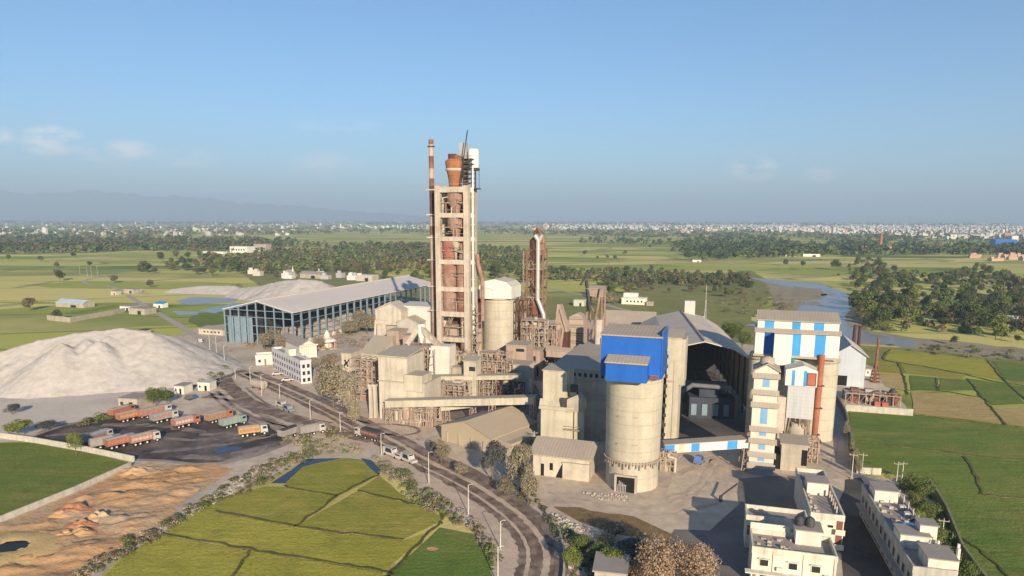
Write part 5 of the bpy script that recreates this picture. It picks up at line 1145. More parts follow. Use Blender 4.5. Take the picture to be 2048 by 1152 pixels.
heap('limestone_mound', 'broad pale stone mound rising behind the long shed roof', [(482, 575, 535), (520, 571, 525), (565, 561, 520), (600, 558, 515), (640, 561, 515), (668, 577, 500), (690, 592, 480)], .5, -260, -90, 425, 580, 130, 110, bigm, 4, .5)
heap('dust_bank', 'small pale dust bank along the back of the coal lot', [(180, 832, 212), (225, 822, 214), (250, 824, 216)], .5, -150, -110, 200, 226, 60, 40, bigm, 5, .25)
heap('dust_mound', 'small tan mound between the green bush and dark wheel tracks', [(375, 805, 224), (395, 800, 226), (425, 808, 224)], .35, -125, -85, 214, 240, 60, 40, mat('tan_dust', (.46, .38, .275), var=.1, bump=.1), 6, .25)
for i, (x, y, rr, hh, lb) in enumerate(((150, 1022, 2.6, .9, 'red brown soil mound nearest the white wall'), (128, 1030, 2.0, .7, 'small soil mound left of the red brown one'), (192, 1038, 2.2, .9, 'soil mound with dark hollow side in the middle of orange lot'), (162, 1052, 2.0, .7, 'low soil mound just left below the hollow sided one'), (128, 1072, 1.7, .6, 'small soil mound at the edge of yellow sand'), (160, 1068, 1.9, .7, 'dark edged soil mound nearest the scrub strip'), (275, 945, 3.2, 1.0, 'weedy soil mound at the corner of the white wall'))):
    o = G(x, y); q = M(); n = 26; vs = []; fs = []
    for j in range(n + 1):
        for k in range(n + 1):
            u = (k / n * 2 - 1); v = (j / n * 2 - 1); r = math.hypot(u, v); z = hh * max(0, 1 - r ** 1.5) * (1 + .9 * mnoise.noise(Vector((u * 2.6, v * 2.6, i)))) + .3 * hh * mnoise.noise(Vector((u * 6, v * 6, i + 9))) * max(0, 1 - r)
            if v > .1 and i in (2, 3, 5, 0): z *= 1.4 if r < .6 else 1
            vs.append((u * rr * 1.6, v * rr, z - .03))
    q.idx(vs, [(j * (n + 1) + k, j * (n + 1) + k + 1, (j + 1) * (n + 1) + k + 1, (j + 1) * (n + 1) + k) for j in range(n) for k in range(n) if max(vs[a_][2] for a_ in (j * (n + 1) + k, j * (n + 1) + k + 1, (j + 1) * (n + 1) + k + 1, (j + 1) * (n + 1) + k)) > .0], True)
    tag(q.build('soil_mound', mat('red_soil', (.44, .21, .11), var=.2, bump=.2) if i in (0, 3) else soil, loc=(o.x, o.y, .22)), lb, 'mound')
# sand pit with raised rim
o = G(25, 1098); n = 24; rn = random.Random(4); vs = []; ys = mat('yellow_sand', (.58, .40, .17), var=.1, sc_=.3, bump=.2, space='World')
for r_, z_ in ((8, -.1), (6.0, .35), (3.2, .62), (2.1, .40)):
    for k in range(n): a = k * 6.283 / n; e = rn.uniform(.9, 1.1); vs.append((r_ * e * math.cos(a) * 1.35, r_ * e * math.sin(a), z_ + rn.uniform(0, .15)))
q = M(); q.idx(vs, [(j * n + k, j * n + (k + 1) % n, (j + 1) * n + (k + 1) % n, (j + 1) * n + k) for j in range(3) for k in range(n)], True)
tag(q.build('sand_rim', ys, loc=(o.x, o.y, .1)), 'yellow sand rim round a dark hole in the orange lot', 'sand rim')
q = M(); q.face([(v[0] * 1.05, v[1] * 1.05, .38) for v in vs[3 * n:]]); tag(q.build('pit_hole_disc', mat('hole_shade_black', (.02, .018, .016), rough=.5), loc=(o.x, o.y, .1)), kind='structure')  # flat black disc painting the darkness inside the hole

# ================================================================ walls
def wall(name, label, pxs, h, m, t=.35):
    L = [G(x, y) for x, y in pxs]; q = M(); c = L[0]
    for a, b in zip(L, L[1:]):
        d = (b - a); d.normalize(); q.beam((a.x - c.x, a.y - c.y, h / 2), (b.x - c.x + d.x * .15, b.y - c.y + d.y * .15, h / 2), t, h)
    o = q.build(name, m, loc=(c.x, c.y, 0)); return tag(o, label, 'wall')
wall('boundary_wall', 'low white wall between the coal lot and dark green field', [(0, 876), (60, 884), (172, 904), (268, 924)], 1.6, wallm)
wall('boundary_wall', 'low white wall between dark green field and orange lot', [(262, 934), (150, 984), (0, 1045), (-200, 1130)], 1.3, wallm)
wall('boundary_wall', 'low pale wall below the scrap steel at the right of the works', [(1690, 822), (1824, 832)], 2.2, wallm, .5)
wall('boundary_wall', 'wall coloured dark for its shade, curving along the right side service lane', [(1672, 800), (1690, 835), (1700, 880), (1712, 945)], 2.4, mat('shade_dark_wall', (.20, .18, .165), var=.3, streak=.6), .4)  # the wall's shade is put into its dark base colour
wall('boundary_wall', 'mossy wall between bushes and green field at lower right', [(1858, 972), (1892, 1030), (1908, 1070), (1924, 1110), (1960, 1160), (2000, 1215)], 2.0, mat('mossy_wall', (.22, .22, .13), var=.3, streak=.5), .4)
wall('boundary_wall', 'short whitewashed wall at the top of the lower right houses', [(1712, 947), (1760, 949)], 1.6, wallm)
wall('road_wall', 'low thin wall along the outer bend of the curving road', [(1092, 1030), (1118, 1066), (1128, 1100), (1128, 1150), (1118, 1220)], .9, wallm, .35)
wall('compound_wall', 'brown wall at the far left compound', [(95, 640), (140, 645), (250, 625)], 3, conc)

# ================================================================ trucks and cars
def cm(name, c): return mat(name, tuple(.72 * x + .28 * y for x, y in zip(c, (.30, .25, .20))), rough=.65, var=.2, sc_=1.2, streak=.45, dust=.6, fine=.3)
wcab = cm('white_cab_paint', (.62, .60, .56)); ocab = cm('orange_paint', (.50, .17, .06)); rcab = cm('brick_paint', (.42, .12, .07)); tealp = cm('teal_paint', (.28, .40, .36)); yelp = cm('yellow_paint', (.56, .33, .12)); greyp = cm('grey_paint', (.34, .32, .30)); bluec = cm('slate_blue_paint', (.20, .26, .36)); pinkp = cm('pink_red_paint', (.50, .20, .15))
def truck(label, rear, front, body, cab, load, stripe=None, L=None, group='lorries parked on the coal lot', z=.12, big=True):
    P, Q = G(*rear), G(*front); d = Q - P; d.z = 0; L = L or max(7.5, min(10.5, d.length)); ang = -math.degrees(math.atan2(d.y, d.x))
    rt = thing('lorry', label, 'lorry', (P.x, P.y, z), ang, group); bl = L * .73
    q = M(); q.box(.1, -.45, .75, L - .4, .45, 1.05); q.build('chassis', darks, rt)
    q = M(); q.box(0, -1.2, 1.05, bl, 1.2, 1.25)
    for a in ((0, -1.22, bl, -1.12), (0, 1.12, bl, 1.22)): q.box(a[0], a[1], 1.25, a[2], a[3], 2.75)
    q.box(0, -1.12, 1.25, .1, 1.12, 2.75); q.box(bl - .1, -1.12, 1.25, bl, 1.12, 3.0)
    for k in range(7):
        x = bl * k / 6; 
        for y in (-1.28, 1.22): q.box(max(0, x - .06), y, 1.2, min(bl, x + .06), y + .06, 2.8)
    bd = q.build('cargo_bed', body, rt)
    if stripe:
        q = M(); q.box(.3, -1.25, 1.6, bl - .3, -1.225, 2.3); q.box(.3, 1.225, 1.6, bl - .3, 1.25, 2.3); q.build('painted_side', stripe, bd)
    q = M(); n = 6
    q.extr([(-1.1, 2.3), (1.1, 2.3), (1.1, 2.7), (.5, 3.0), (-.4, 3.05), (-1.1, 2.7)], 'x', .12, bl - .12); q.build('tarpaulin', load, rt)
    q = M(); q.extr([(0, .7), (0, 3.0), (0, 3.0)], 'y', 0, .001) if False else None
    q.extr([(bl + .15, .75), (L, .75), (L, 1.7), (L - .18, 2.75), (bl + .15, 2.85)], 'y', -1.18, 1.18); cb = q.build('cab', cab, rt)
    q = M(); q.idx([(L + .02, -1.0, 1.75), (L + .02, 1.0, 1.75), (L - .13, 1.0, 2.6), (L - .13, -1.0, 2.6)], [(0, 1, 2, 3)])
    for s_ in (-1.2, 1.2): q.idx([(L - 1.3, s_, 1.8), (L - .25, s_, 1.8), (L - .35, s_, 2.5), (L - 1.3, s_, 2.5)], [(0, 1, 2, 3)])
    q.build('windscreen', glass, cb)
    for s_ in (-.85, .85):
        q = M(); q.box(L, s_ - .18, 1.0, L + .05, s_ + .18, 1.25); q.build('headlight', polem, cb)
    q = M(); q.box(L, -1.15, .5, L + .12, 1.15, .85); q.build('bumper', darks, cb)
    for x in (1.0, 2.2, bl * .72, L - .95):
        for s_ in (-1.05, 1.05):
            q = M(); q.tube((x, s_ - .16, .5), (x, s_ + .16, .5), .5, n=14); wh = q.build('wheel', tyre, rt)
            q = M(); q.tube((x, s_ + (.17 if s_ > 0 else -.17), .5), (x, s_ + (.19 if s_ > 0 else -.19), .5), .25, n=10); q.build('rim', polem, wh)
    return rt
tarp_b = cm('blue_grey_tarpaulin', (.27, .29, .36)); tarp_g = cm('dusty_grey_load', (.36, .33, .30)); tarp_t = cm('tan_load', (.40, .30, .22)); coal_l = mat('coal_load', (.05, .045, .045), var=.3)
truck('dark red lorry with grey load, farthest left on the coal lot', (222, 838), (264, 826), rcab, rcab, tarp_t)
truck('bright orange lorry beside the dark red one', (236, 847), (282, 836), ocab, ocab, tarp_t, yelp)
truck('pale pink lorry under blue grey tarpaulin behind another like it', (284, 839), (340, 825), pinkp, wcab, tarp_b)
truck('grey lorry with pink side and blue grey tarpaulin, front of the tarpaulined pair', (304, 849), (350, 838), greyp, wcab, tarp_b, pinkp)
truck('pink and white panelled lorry standing alone in the middle of the coal lot', (347, 859), (393, 848), pinkp, rcab, tarp_g, wcab)
truck('brown orange lorry right behind the teal one', (414, 849), (462, 836), cm('brown_orange_paint', (.40, .22, .12)), ocab, tarp_t)
truck('teal lorry with dusty load on the coal lot', (443, 859), (488, 847), tealp, tealp, tarp_g)
truck('yellow lorry with white cab nearest the puddle', (477, 875), (535, 867), yelp, wcab, tarp_t, ocab)
truck('blue grey lorry at the back of the left cluster by the wall', (172, 893), (216, 878), bluec, wcab, tarp_b, rcab)
truck('dusty grey lorry at the rear corner of the left cluster', (180, 901), (222, 893), greyp, greyp, tarp_g)
truck('red sided lorry with blue tarpaulin in the left cluster', (212, 901), (262, 889), rcab, wcab, tarp_b, ocab)
truck('pink and cream lorry at the right of the left cluster', (260, 894), (316, 881), pinkp, wcab, tarp_t, cm('cream_paint', (.6, .5, .38)))
truck('dusty grey lorry parked on the verge between puddle and white cab lorry', (562, 881), (592, 870), greyp, greyp, coal_l, group='lorries along the road', z=.1)
truck('grey lorry with white cab parked on the verge beside the road', (598, 875), (648, 864), greyp, wcab, tarp_g, group='lorries along the road', z=.1)
truck('dark loaded lorry with white cab driving on the main road', (762, 885), (716, 872), mat('dark_side_paint', (.08, .07, .07)), wcab, coal_l, rcab, group='lorries along the road', z=.2)
def car(label, rear, front, paint, L=4.2, H=1.6, van=False, group='cars and vans by the road', z=.2):
    P, Q = G(*rear), G(*front); d = Q - P; ang = -math.degrees(math.atan2(d.y, d.x)); rt = thing('parked_van' if van else 'parked_car', label, 'van' if van else 'car', (P.x, P.y, z), ang, group)
    q = M(); pr = [(0, .35), (L, .35), (L, .9), (L * .78, 1.0), (L * .68, H), (.1, H), (0, 1.0)] if van else [(0, .35), (L, .35), (L, .85), (L * .76, .95), (L * .6, H), (L * .22, H), (L * .05, .95), (0, .9)]
    q.extr(pr, 'y', -.85, .85); bd = q.build('body', paint, rt)
    q = M()
    for s_ in (-.865, .865): q.idx([(L * .2, s_, 1.0), (L * .7, s_, 1.0), (L * .62, s_, H - .12), (L * .24, s_, H - .12)], [(0, 1, 2, 3)])
    q.idx([(L * .77, -.7, 1.02), (L * .77, .7, 1.02), (L * .69, .7, H - .08), (L * .69, -.7, H - .08)], [(0, 1, 2, 3)]); q.build('windows', glass, bd)
    for x in (L * .18, L * .82):
        for s_ in (-.78, .78):
            q = M(); q.tube((x, s_ - .1, .32), (x, s_ + .1, .32), .32, n=12); q.build('wheel', tyre, rt)
    return rt
car('white van on the road verge nearest the dark loaded lorry', (770, 908), (783, 912), wcab, 5, 2.2, True); car('white van on the road verge below the other one', (806, 920), (820, 926), wcab, 5, 2.2, True); car('white car between the two white vans on the verge', (790, 916), (800, 919), wcab, 4, 1.5)
car('white pickup beside the side road lamps', (556, 812), (568, 816), wcab, 5, 1.9, True); car('pale blue pickup parked ahead of the white one', (570, 820), (584, 826), bluec, 5, 1.9, True)
car('white car in front of the pale lilac office', (543, 752), (553, 751), wcab); car('white car at the office wall farther along', (563, 764), (576, 763), wcab); car('pale van at the road bend below the heap', (424, 771), (438, 766), bluec, 5.2, 2.2, True, z=.1)
car('white van on the far straight of the road', (398, 684), (406, 690), wcab, 5, 2.2, True)
car('small blue and white vehicle standing under the striped conveyor', (1393, 931), (1404, 922), mat('blue_vehicle_paint', (.12, .20, .42), var=.2), 3.6, 2.0, z=.12)
o = G(1441, 1003); rt = thing('barrier_boom', 'dark slanting barrier boom at the edge of the shaded slab', 'barrier', (o.x, o.y, .1), 0); q = M(); q.box(-.3, -.3, 0, .3, .3, 1.2); q.build('post', darks, rt); q = M(); q.beam((-.2, 0, 1.0), (4.6, 3.4, 2.6), .25); q.build('boom', darks, rt)
for nm, lb, x0, x1, yb, yt, d in (('white_container', 'white box container beside the road bend below the heap', 396, 420, 781, 766, 4), ('white_hut', 'white hut beside the green bush at the foot of the heap', 349, 368, 788, 772, 5), ('concrete_hut', 'grey concrete hut at the foot of the heap left of the green bush', 238, 276, 818, 797, 7), ('blue_white_cabin', 'little blue and white cabin right of the concrete hut', 281, 292, 811, 800, 3)):
    b = house(nm, lb, 'hut', x0, x1, yb, yt, d, plaster if 'white' in nm else conc, ang=10, rm=roofslab if 'hut' in nm else whitep, wins=((.1, .25, .4, .7),), doors=((.55, .75, 0, .7),), ov=.15)
o = G(508, 775); rt = thing('round_tank_trailer', 'dusty grey round tank lying between the road lamps', 'tank', (o.x, o.y, .1), 35); q = M(); q.tube((0, 0, 1.7), (6, 0, 1.7), 1.5, n=20); q.build('drum', conc, rt); q = M(); q.box(.6, -1.2, 0, 1.2, 1.2, .9); q.box(4.6, -1.2, 0, 5.2, 1.2, .9); q.build('saddle', darks, rt)
# ================================================================ lamps and poles
def lamp(px, yb, yt, label, group='street lamps along the road', arm=True, m=polem, z=.1):
    o = G(px, yb); h = hz(o, yt); rt = thing('street_lamp' if arm else 'utility_pole', label, 'street lamp' if arm else 'pole', (o.x, o.y, 0), 20, group)
    q = M(); q.lathe(0, 0, [(.11, 0), (.06, h)], 8); q.build('pole', m, rt)
    q = M(); q.box(-.3, -.3, 0, .3, .3, .35); q.build('base', conc, rt)
    if arm:
        q = M(); q.pipe([(0, 0, h - .1), (.3, .15, h + .1), (.7, .35, h + .15)], .05, 6); am = q.build('arm', m, rt); q = M(); q.box(.55, .22, h + .1, .9, .45, h + .18); q.build('lamp_head', polem, am)
    else:
        q = M(); q.beam((-.9, 0, h - .5), (.9, 0, h - .5), .12)
        for x in (-.8, 0, .8): q.lathe(x, 0, [(.06, h - .45), (.08, h - .2)], 6)
        q.build('cross_arm', conc, rt)
    return rt
P_ = [(450, 735, 692), (471, 758, 736), (501, 765, 734), (524, 792, 750), (560, 797, 768), (621, 840, 801), (681, 864, 826), (763, 912, 868), (858, 969, 905), (937, 1032, 970), (1001, 1100, 1042), (996, 1172, 1094)]
LB = ['road lamp opposite the bend, farthest up the road', 'road lamp nearest the side road fork', 'road lamp left of the round tank', 'road lamp just right of the round tank', 'road lamp between round tank and pickups', 'road lamp right of the pale blue pickup', 'road lamp near the grey lorry with white cab', 'road lamp between dark loaded lorry and white vans', 'road lamp above the narrow pond corner', 'road lamp at the start of the wide bend', 'road lamp inside the bend, second from the bottom edge', 'road lamp at the bottom edge of the photo']
for (x, yb, yt), lb in zip(P_, LB): lamp(x, yb, yt, lb)
for (x, yb, yt), lb in zip([(1703, 958, 906), (1723, 950, 906), (1792, 972, 924), (1804, 958, 923), (1882, 1092, 1037), (434, 716, 672), (420, 700, 660), (1010, 950, 893), (1068, 905, 862)], ['pole at the upper end of the dark back lane', 'pole at the field corner beside the dark back lane', 'pole behind the far white roof room', 'thin pole at the field edge behind the bushes', 'pole beside the mossy wall at lower right', 'pole on the road bank right of the heap foot', 'pole highest on the road bank beside the heap', 'thin pole in front of the barn', 'thin pole between the low store and hopper block']): lamp(x, yb, yt, lb, 'utility poles', False)
for i, x in enumerate((160, 175, 195, 183)): lamp(x, 548 + (i % 2) * 5, 530 + (i % 2) * 5, 'thin pole beside the winding path on the far left plain', 'poles on the far plain', False)
o = G(1730, 608); lamp(1731, 615, 576, 'pale pole standing on the far river bank before the dark trees', 'utility poles', False)
# ================================================================ trees
def leaf_mat(name, c1, c2, tr=.0):
    m = bpy.data.materials.new(name); m.use_nodes = True; t = m.node_tree; t.nodes.clear()
    out = N(t, 'ShaderNodeOutputMaterial'); b = N(t, 'ShaderNodeBsdfPrincipled'); b.inputs['Roughness'].default_value = .8; b.inputs['Specular IOR Level'].default_value = .15
    g = N(t, 'ShaderNodeNewGeometry'); oi = N(t, 'ShaderNodeObjectInfo')
    f = math_n(t, 'ADD', math_n(t, 'MULTIPLY', g.outputs['Random Per Island'], .65), math_n(t, 'MULTIPLY', oi.outputs['Random'], .35))
    c = ramp(t, [(.1, c1), (.9, c2)], f).outputs[0]
    t.links.new(c, b.inputs['Base Color']); t.links.new(b.outputs[0], out.inputs[0]); return m
lf_green = leaf_mat('green_leaves', (.055, .085, .022), (.16, .19, .05)); lf_dark = leaf_mat('dark_leaves', (.035, .055, .02), (.10, .125, .042)); lf_olive = leaf_mat('dusty_olive_leaves', (.15, .13, .08), (.34, .29, .195))
lf_brown = leaf_mat('dry_brown_twigs', (.24, .16, .10), (.48, .34, .23)); lf_blue = leaf_mat('dark_grey_leaves', (.05, .055, .055), (.12, .125, .11)); lf_mix = leaf_mat('brown_green_leaves', (.075, .07, .032), (.19, .15, .08)); lf_bright = leaf_mat('bright_green_leaves', (.085, .12, .025), (.20, .22, .05))  # lf_blue is a dark bluish grey foliage
bark = mat('tree_bark', (.16, .12, .085), var=.3, sc_=2)
def crown(rn, Rr, H, zb, n, leaf, blobs=7, spread=.55):
    mb = M(); cs = []
    for k in range(blobs):
        a = rn.uniform(0, 6.283); r = Rr * spread * math.sqrt(rn.random()); cs.append((r * math.cos(a), r * math.sin(a), zb + (H - zb) * rn.uniform(.22, .78), Rr * rn.uniform(.36, .62)))
    cs.append((0, 0, H - Rr * .45, Rr * .45))
    for i in range(n):
        cx, cy, cz, cr = rn.choice(cs)
        d = Vector((rn.gauss(0, 1), rn.gauss(0, 1), rn.gauss(.2, 1))).normalized(); rr = cr * rn.uniform(.45, 1.05) ** .5 * rn.uniform(.9, 1.1)
        p = Vector((cx, cy, cz)) + Vector((d.x * rr, d.y * rr, d.z * rr * .85)); p.z = max(zb * .75, p.z)
        nn = (d + Vector((rn.gauss(0, .6), rn.gauss(0, .6), rn.gauss(.3, .6)))).normalized(); u = nn.orthogonal().normalized(); w = nn.cross(u); an = rn.uniform(0, 6.28)
        u, w = u * math.cos(an) + w * math.sin(an), w * math.cos(an) - u * math.sin(an); s = leaf * rn.uniform(.6, 1.35)
        mb.face([p - u * s, p - w * s * .7 + nn * s * .15, p + u * s * .9, p + w * s * .75 + nn * s * .1])
    return mb
def trunk(rn, H, zb, r, limbs=5, Rr=2):
    q = M(); q.tube((0, 0, -.2), (rn.uniform(-.2, .2), rn.uniform(-.2, .2), zb), r, r * .7, n=7)
    for k in range(limbs):
        a = k * 6.283 / limbs + rn.uniform(-.4, .4); q.tube((0, 0, zb * rn.uniform(.7, 1.0)), (Rr * .55 * math.cos(a), Rr * .55 * math.sin(a), zb + (H - zb) * rn.uniform(.35, .75)), r * .45, r * .12, n=5, cap=False)
    return q
def proto(name, lm, Rr, H, n, leaf, seed, zb=None, blobs=7, limbs=5, spread=.55):
    rn = random.Random(seed); zb = H * .28 if zb is None else zb
    cm_ = crown(rn, Rr, H, zb, n, leaf, blobs, spread).build('crown', lm); tm_ = trunk(rn, H, zb, max(.12, H * .022), limbs, Rr).build('trunk', bark)
    C.objects.unlink(cm_); C.objects.unlink(tm_); return cm_, tm_
used = set()
def tree(pr, name, label, cat, loc, s=1.0, rz=0, group=None, sz=None):
    rt = bpy.data.objects.new(name, None); C.objects.link(rt); rt.location = loc; rt.rotation_euler.z = rz; rt.scale = (s, s, s * (sz or 1)); tag(rt, label, cat, group)
    for o in pr: c = o.copy(); C.objects.link(c); c.parent = rt
    return rt
NEAR = {k: [proto(k, m, 3.2, 8, 3400, .19, 100 + i * 7 + j, blobs=12, spread=.68) for j in range(2)] for i, (k, m) in enumerate((('olive', lf_olive), ('green', lf_green), ('dark', lf_blue), ('bright', lf_bright)))}
NEAR['bare'] = [proto('bare', lf_brown, 3.4, 6.0, 9000, .10, 300, zb=.7, blobs=16, limbs=11, spread=.8)]
MID = {k: [proto(k, m, 4.2, 9, 800, .48, 400 + i * 9 + j, blobs=7, spread=.6) for j in range(4)] for i, (k, m) in enumerate((('green', lf_green), ('dark', lf_dark), ('mix', lf_mix), ('bright', lf_bright), ('olive', lf_olive)))}
rnd = random.Random(77)
def near_tree(kind, name, label, px, yb, yt, wpx=None, group=None, cat='tree', j=0):
    o = G(px, yb); h = hz(o, yt); pr = NEAR[kind][j % len(NEAR[kind])]; base = 6.0 if kind == 'bare' else 8.0; bw = 6.6
    s = (wpx / scale_at(yb)) / bw if wpx else h / base
    return tree(pr, name, label, cat, (o.x, o.y, 0), s, rnd.uniform(0, 6.28), group, (h / base) / s)
near_tree('olive', 'dusty_tree', 'big dusty grey tree in front of the pale lilac office end', 668, 822, 720, 70); near_tree('olive', 'dusty_tree', 'dusty tree right beside the big one by the office, nearer the pipe rack', 700, 835, 748, 52, j=1); near_tree('olive', 'dusty_tree', 'smaller dusty tree at the roadside below the big dusty pair', 706, 858, 800, 34)
near_tree('olive', 'dusty_tree', 'tan dusty tree at the left corner of the barn wall', 882, 930, 880, 42, j=1); near_tree('dark', 'grey_tree', 'small dark tree touching the left barn corner', 868, 915, 884, 24); near_tree('dark', 'grey_tree', 'dark bluish tree in front of the barn right end', 985, 968, 882, 50); near_tree('olive', 'dusty_tree', 'olive dusty tree between barn and low store', 1040, 985, 885, 60); near_tree('olive', 'dusty_tree', 'thin dusty tree on the verge left of the low store', 1056, 1010, 930, 40, j=1); near_tree('olive', 'dusty_bush', 'low dusty bush between barn tree and dark bluish tree', 920, 950, 925, 40, cat='bush')
near_tree('olive', 'dusty_bush', 'dusty bush at the foot of the dark bluish tree', 1010, 990, 955, 46, cat='bush', j=1)
near_tree('bare', 'bare_bush', 'large dry brown bush at the bottom edge beside the dark yard', 1350, 1190, 1072, 130, cat='bush'); near_tree('bare', 'bare_bush', 'smaller dry brown bush left of the large one at the bottom edge', 1290, 1172, 1105, 60, cat='bush')
near_tree('bright', 'green_bush', 'yellow green bush left of the dry brown one', 1228, 1150, 1096, 58, cat='bush'); near_tree('green', 'green_bush', 'dark green bush above the small flat roofed hut', 1196, 1130, 1090, 50, cat='bush'); near_tree('bright', 'green_bush', 'bright bush against the low road wall', 1144, 1150, 1090, 40, cat='bush', j=1); near_tree('dark', 'grey_bush', 'grey bush between the dry brown and green ones', 1265, 1120, 1080, 60, cat='bush'); near_tree('green', 'green_bush', 'dark green bush right of the low road wall bend', 1165, 1105, 1068, 46, cat='bush', j=1); near_tree('dark', 'grey_bush', 'grey bush on the edge of the dry brown grass', 1230, 1072, 1045, 60, cat='bush', j=1)
near_tree('green', 'green_tree', 'round green tree at the foot of the limestone heap', 312, 812, 776, 42); near_tree('green', 'green_tree', 'round green tree next to the white hut', 336, 810, 780, 36, j=1); near_tree('bright', 'slim_tree', 'slim yellow green tree at the corner of the left lorry cluster', 153, 912, 862, 30); near_tree('bright', 'slim_tree', 'pale green tree at the left frame edge beside the coal lot', 38, 876, 838, 50, j=1)
near_tree('dark', 'grey_bush', 'grey dusty bush left behind the coal lot wall', 95, 862, 842, 46, cat='bush'); near_tree('dark', 'grey_bush', 'grey bare bush under the heap at far left', 25, 830, 808, 30, cat='bush', j=1)
for i, (x, yb, yt, w_) in enumerate(((530, 700, 665, 34), (548, 690, 655, 36), (560, 705, 668, 30), (735, 668, 628, 40), (700, 672, 640, 34), (720, 660, 620, 40), (750, 655, 628, 26), (640, 700, 672, 24), (665, 722, 706, 22), (610, 735, 712, 24), (630, 738, 714, 28), (650, 735, 712, 24))): near_tree('olive', 'dusty_tree', 'dusty grey brown tree in the compound between long shed and office', x, yb, yt, w_, 'dusty trees of the office compound', j=i)
near_tree('green', 'dark_hedge_bush', 'large dark bush mass between lower right house and mossy wall', 1835, 1010, 955, 60, cat='bush'); near_tree('green', 'dark_hedge_bush', 'dark bush below the larger mass by the mossy wall', 1852, 1050, 1000, 56, cat='bush', j=1); near_tree('bright', 'green_bush', 'lighter bush beside the lower right roof edge', 1828, 1060, 1015, 40, cat='bush'); near_tree('green', 'dark_hedge_bush', 'dark bush by the pole at lower right', 1870, 1100, 1055, 44, cat='bush'); near_tree('green', 'dark_hedge_bush', 'dark bush at the bottom right frame edge by the wall', 1930, 1175, 1120, 56, cat='bush', j=1)
for i, (x, y) in enumerate(((1700, 905), (1708, 925), (1716, 945), (1690, 870))): near_tree('olive', 'dry_shrub', 'dry pale shrub along the shade coloured service lane wall', x, y + 8, y - 28, 16, 'dry shrubs along the lane wall', 'shrub', i)
near_tree('green', 'dark_tree', 'dark tree between gambrel shed eave and striped packing house', 1462, 690, 645, 44); near_tree('green', 'dark_tree', 'dark tree just right behind the gambrel shed', 1484, 700, 662, 36, j=1)
# mid distance trees
def inpoly(p, poly):
    c = False; n = len(poly)
    for i in range(n):
        a, b = poly[i], poly[i - 1]
        if (a[1] > p[1]) != (b[1] > p[1]) and p[0] < (b[0] - a[0]) * (p[1] - a[1]) / (b[1] - a[1]) + a[0]: c = not c
    return c
def scatter(poly, n, rn, px=False):
    out = []
    W_ = [G(x, y) for x, y in poly]; P2 = [(p.x, p.y) for p in W_]
    while len(out) < n:
        if px: p = (rn.uniform(min(q[0] for q in poly), max(q[0] for q in poly)), rn.uniform(min(q[1] for q in poly), max(q[1] for q in poly)))
        else: p = (rn.uniform(min(q[0] for q in P2), max(q[0] for q in P2)), rn.uniform(min(q[1] for q in P2), max(q[1] for q in P2)))
        if inpoly(p, poly if px else P2): out.append(G(*p) if px else Vector((p[0], p[1], 0)))
    return out
def wood(poly, n, kinds, smin, smax, name, label, group, seed):
    rn = random.Random(seed)
    for p in scatter(poly, n, rn):
        k = rn.choice(kinds); tree(rn.choice(MID[k]), name, label, 'tree', (p.x, p.y, 0), rn.uniform(smin, smax), rn.uniform(0, 6.28), group, rn.uniform(.65, 1.4))
wood([(1700, 600), (1725, 590), (1790, 585), (1900, 590), (1960, 600), (2060, 600), (2060, 690), (2000, 682), (1900, 668), (1830, 655), (1760, 655), (1718, 650)], 150, ('green', 'dark', 'dark', 'mix', 'bright'), .45, 1.2, 'riverside_tree', 'dark green tree in the riverside wood right of the water', 'trees of the riverside wood', 1)
wood([(1668, 540), (1740, 520), (1800, 545), (1850, 560), (1940, 540), (2060, 560), (2060, 600), (1900, 590), (1790, 585), (1725, 590), (1690, 570)], 150, ('green', 'dark', 'mix', 'bright'), .4, 1.1, 'riverbank_tree', 'green tree in the wood on the far side of the river bend', 'trees beyond the river bend', 2)
wood([(1115, 545), (1220, 540), (1360, 545), (1500, 560), (1510, 590), (1420, 600), (1320, 590), (1230, 590), (1140, 570)], 90, ('mix', 'mix', 'dark', 'green'), .5, .95, 'scrub_tree', 'brown green tree in the scrub behind the lattice tower', 'scrub trees behind the works', 3)
wood([(560, 548), (700, 540), (860, 540), (1050, 545), (1050, 585), (940, 590), (860, 575), (760, 560), (660, 552), (600, 558)], 100, ('mix', 'green', 'mix', 'green', 'dark'), .6, 1.15, 'woodland_tree', 'brown green tree in the belt behind the long shed', 'trees of the belt behind the long shed', 4)
wood([(265, 545), (340, 520), (400, 512), (470, 530), (560, 535), (560, 556), (450, 556), (370, 552)], 48, ('green', 'dark', 'mix'), .8, 1.5, 'grove_tree', 'dark green tree in the grove beyond the ponds', 'trees of the grove beyond the ponds', 5)
wood([(1180, 585), (1230, 590), (1235, 620), (1190, 615)], 12, ('mix', 'green', 'olive'), .6, .9, 'works_tree', 'green brown tree right behind the louvred tower', 'trees behind the louvred tower', 6)
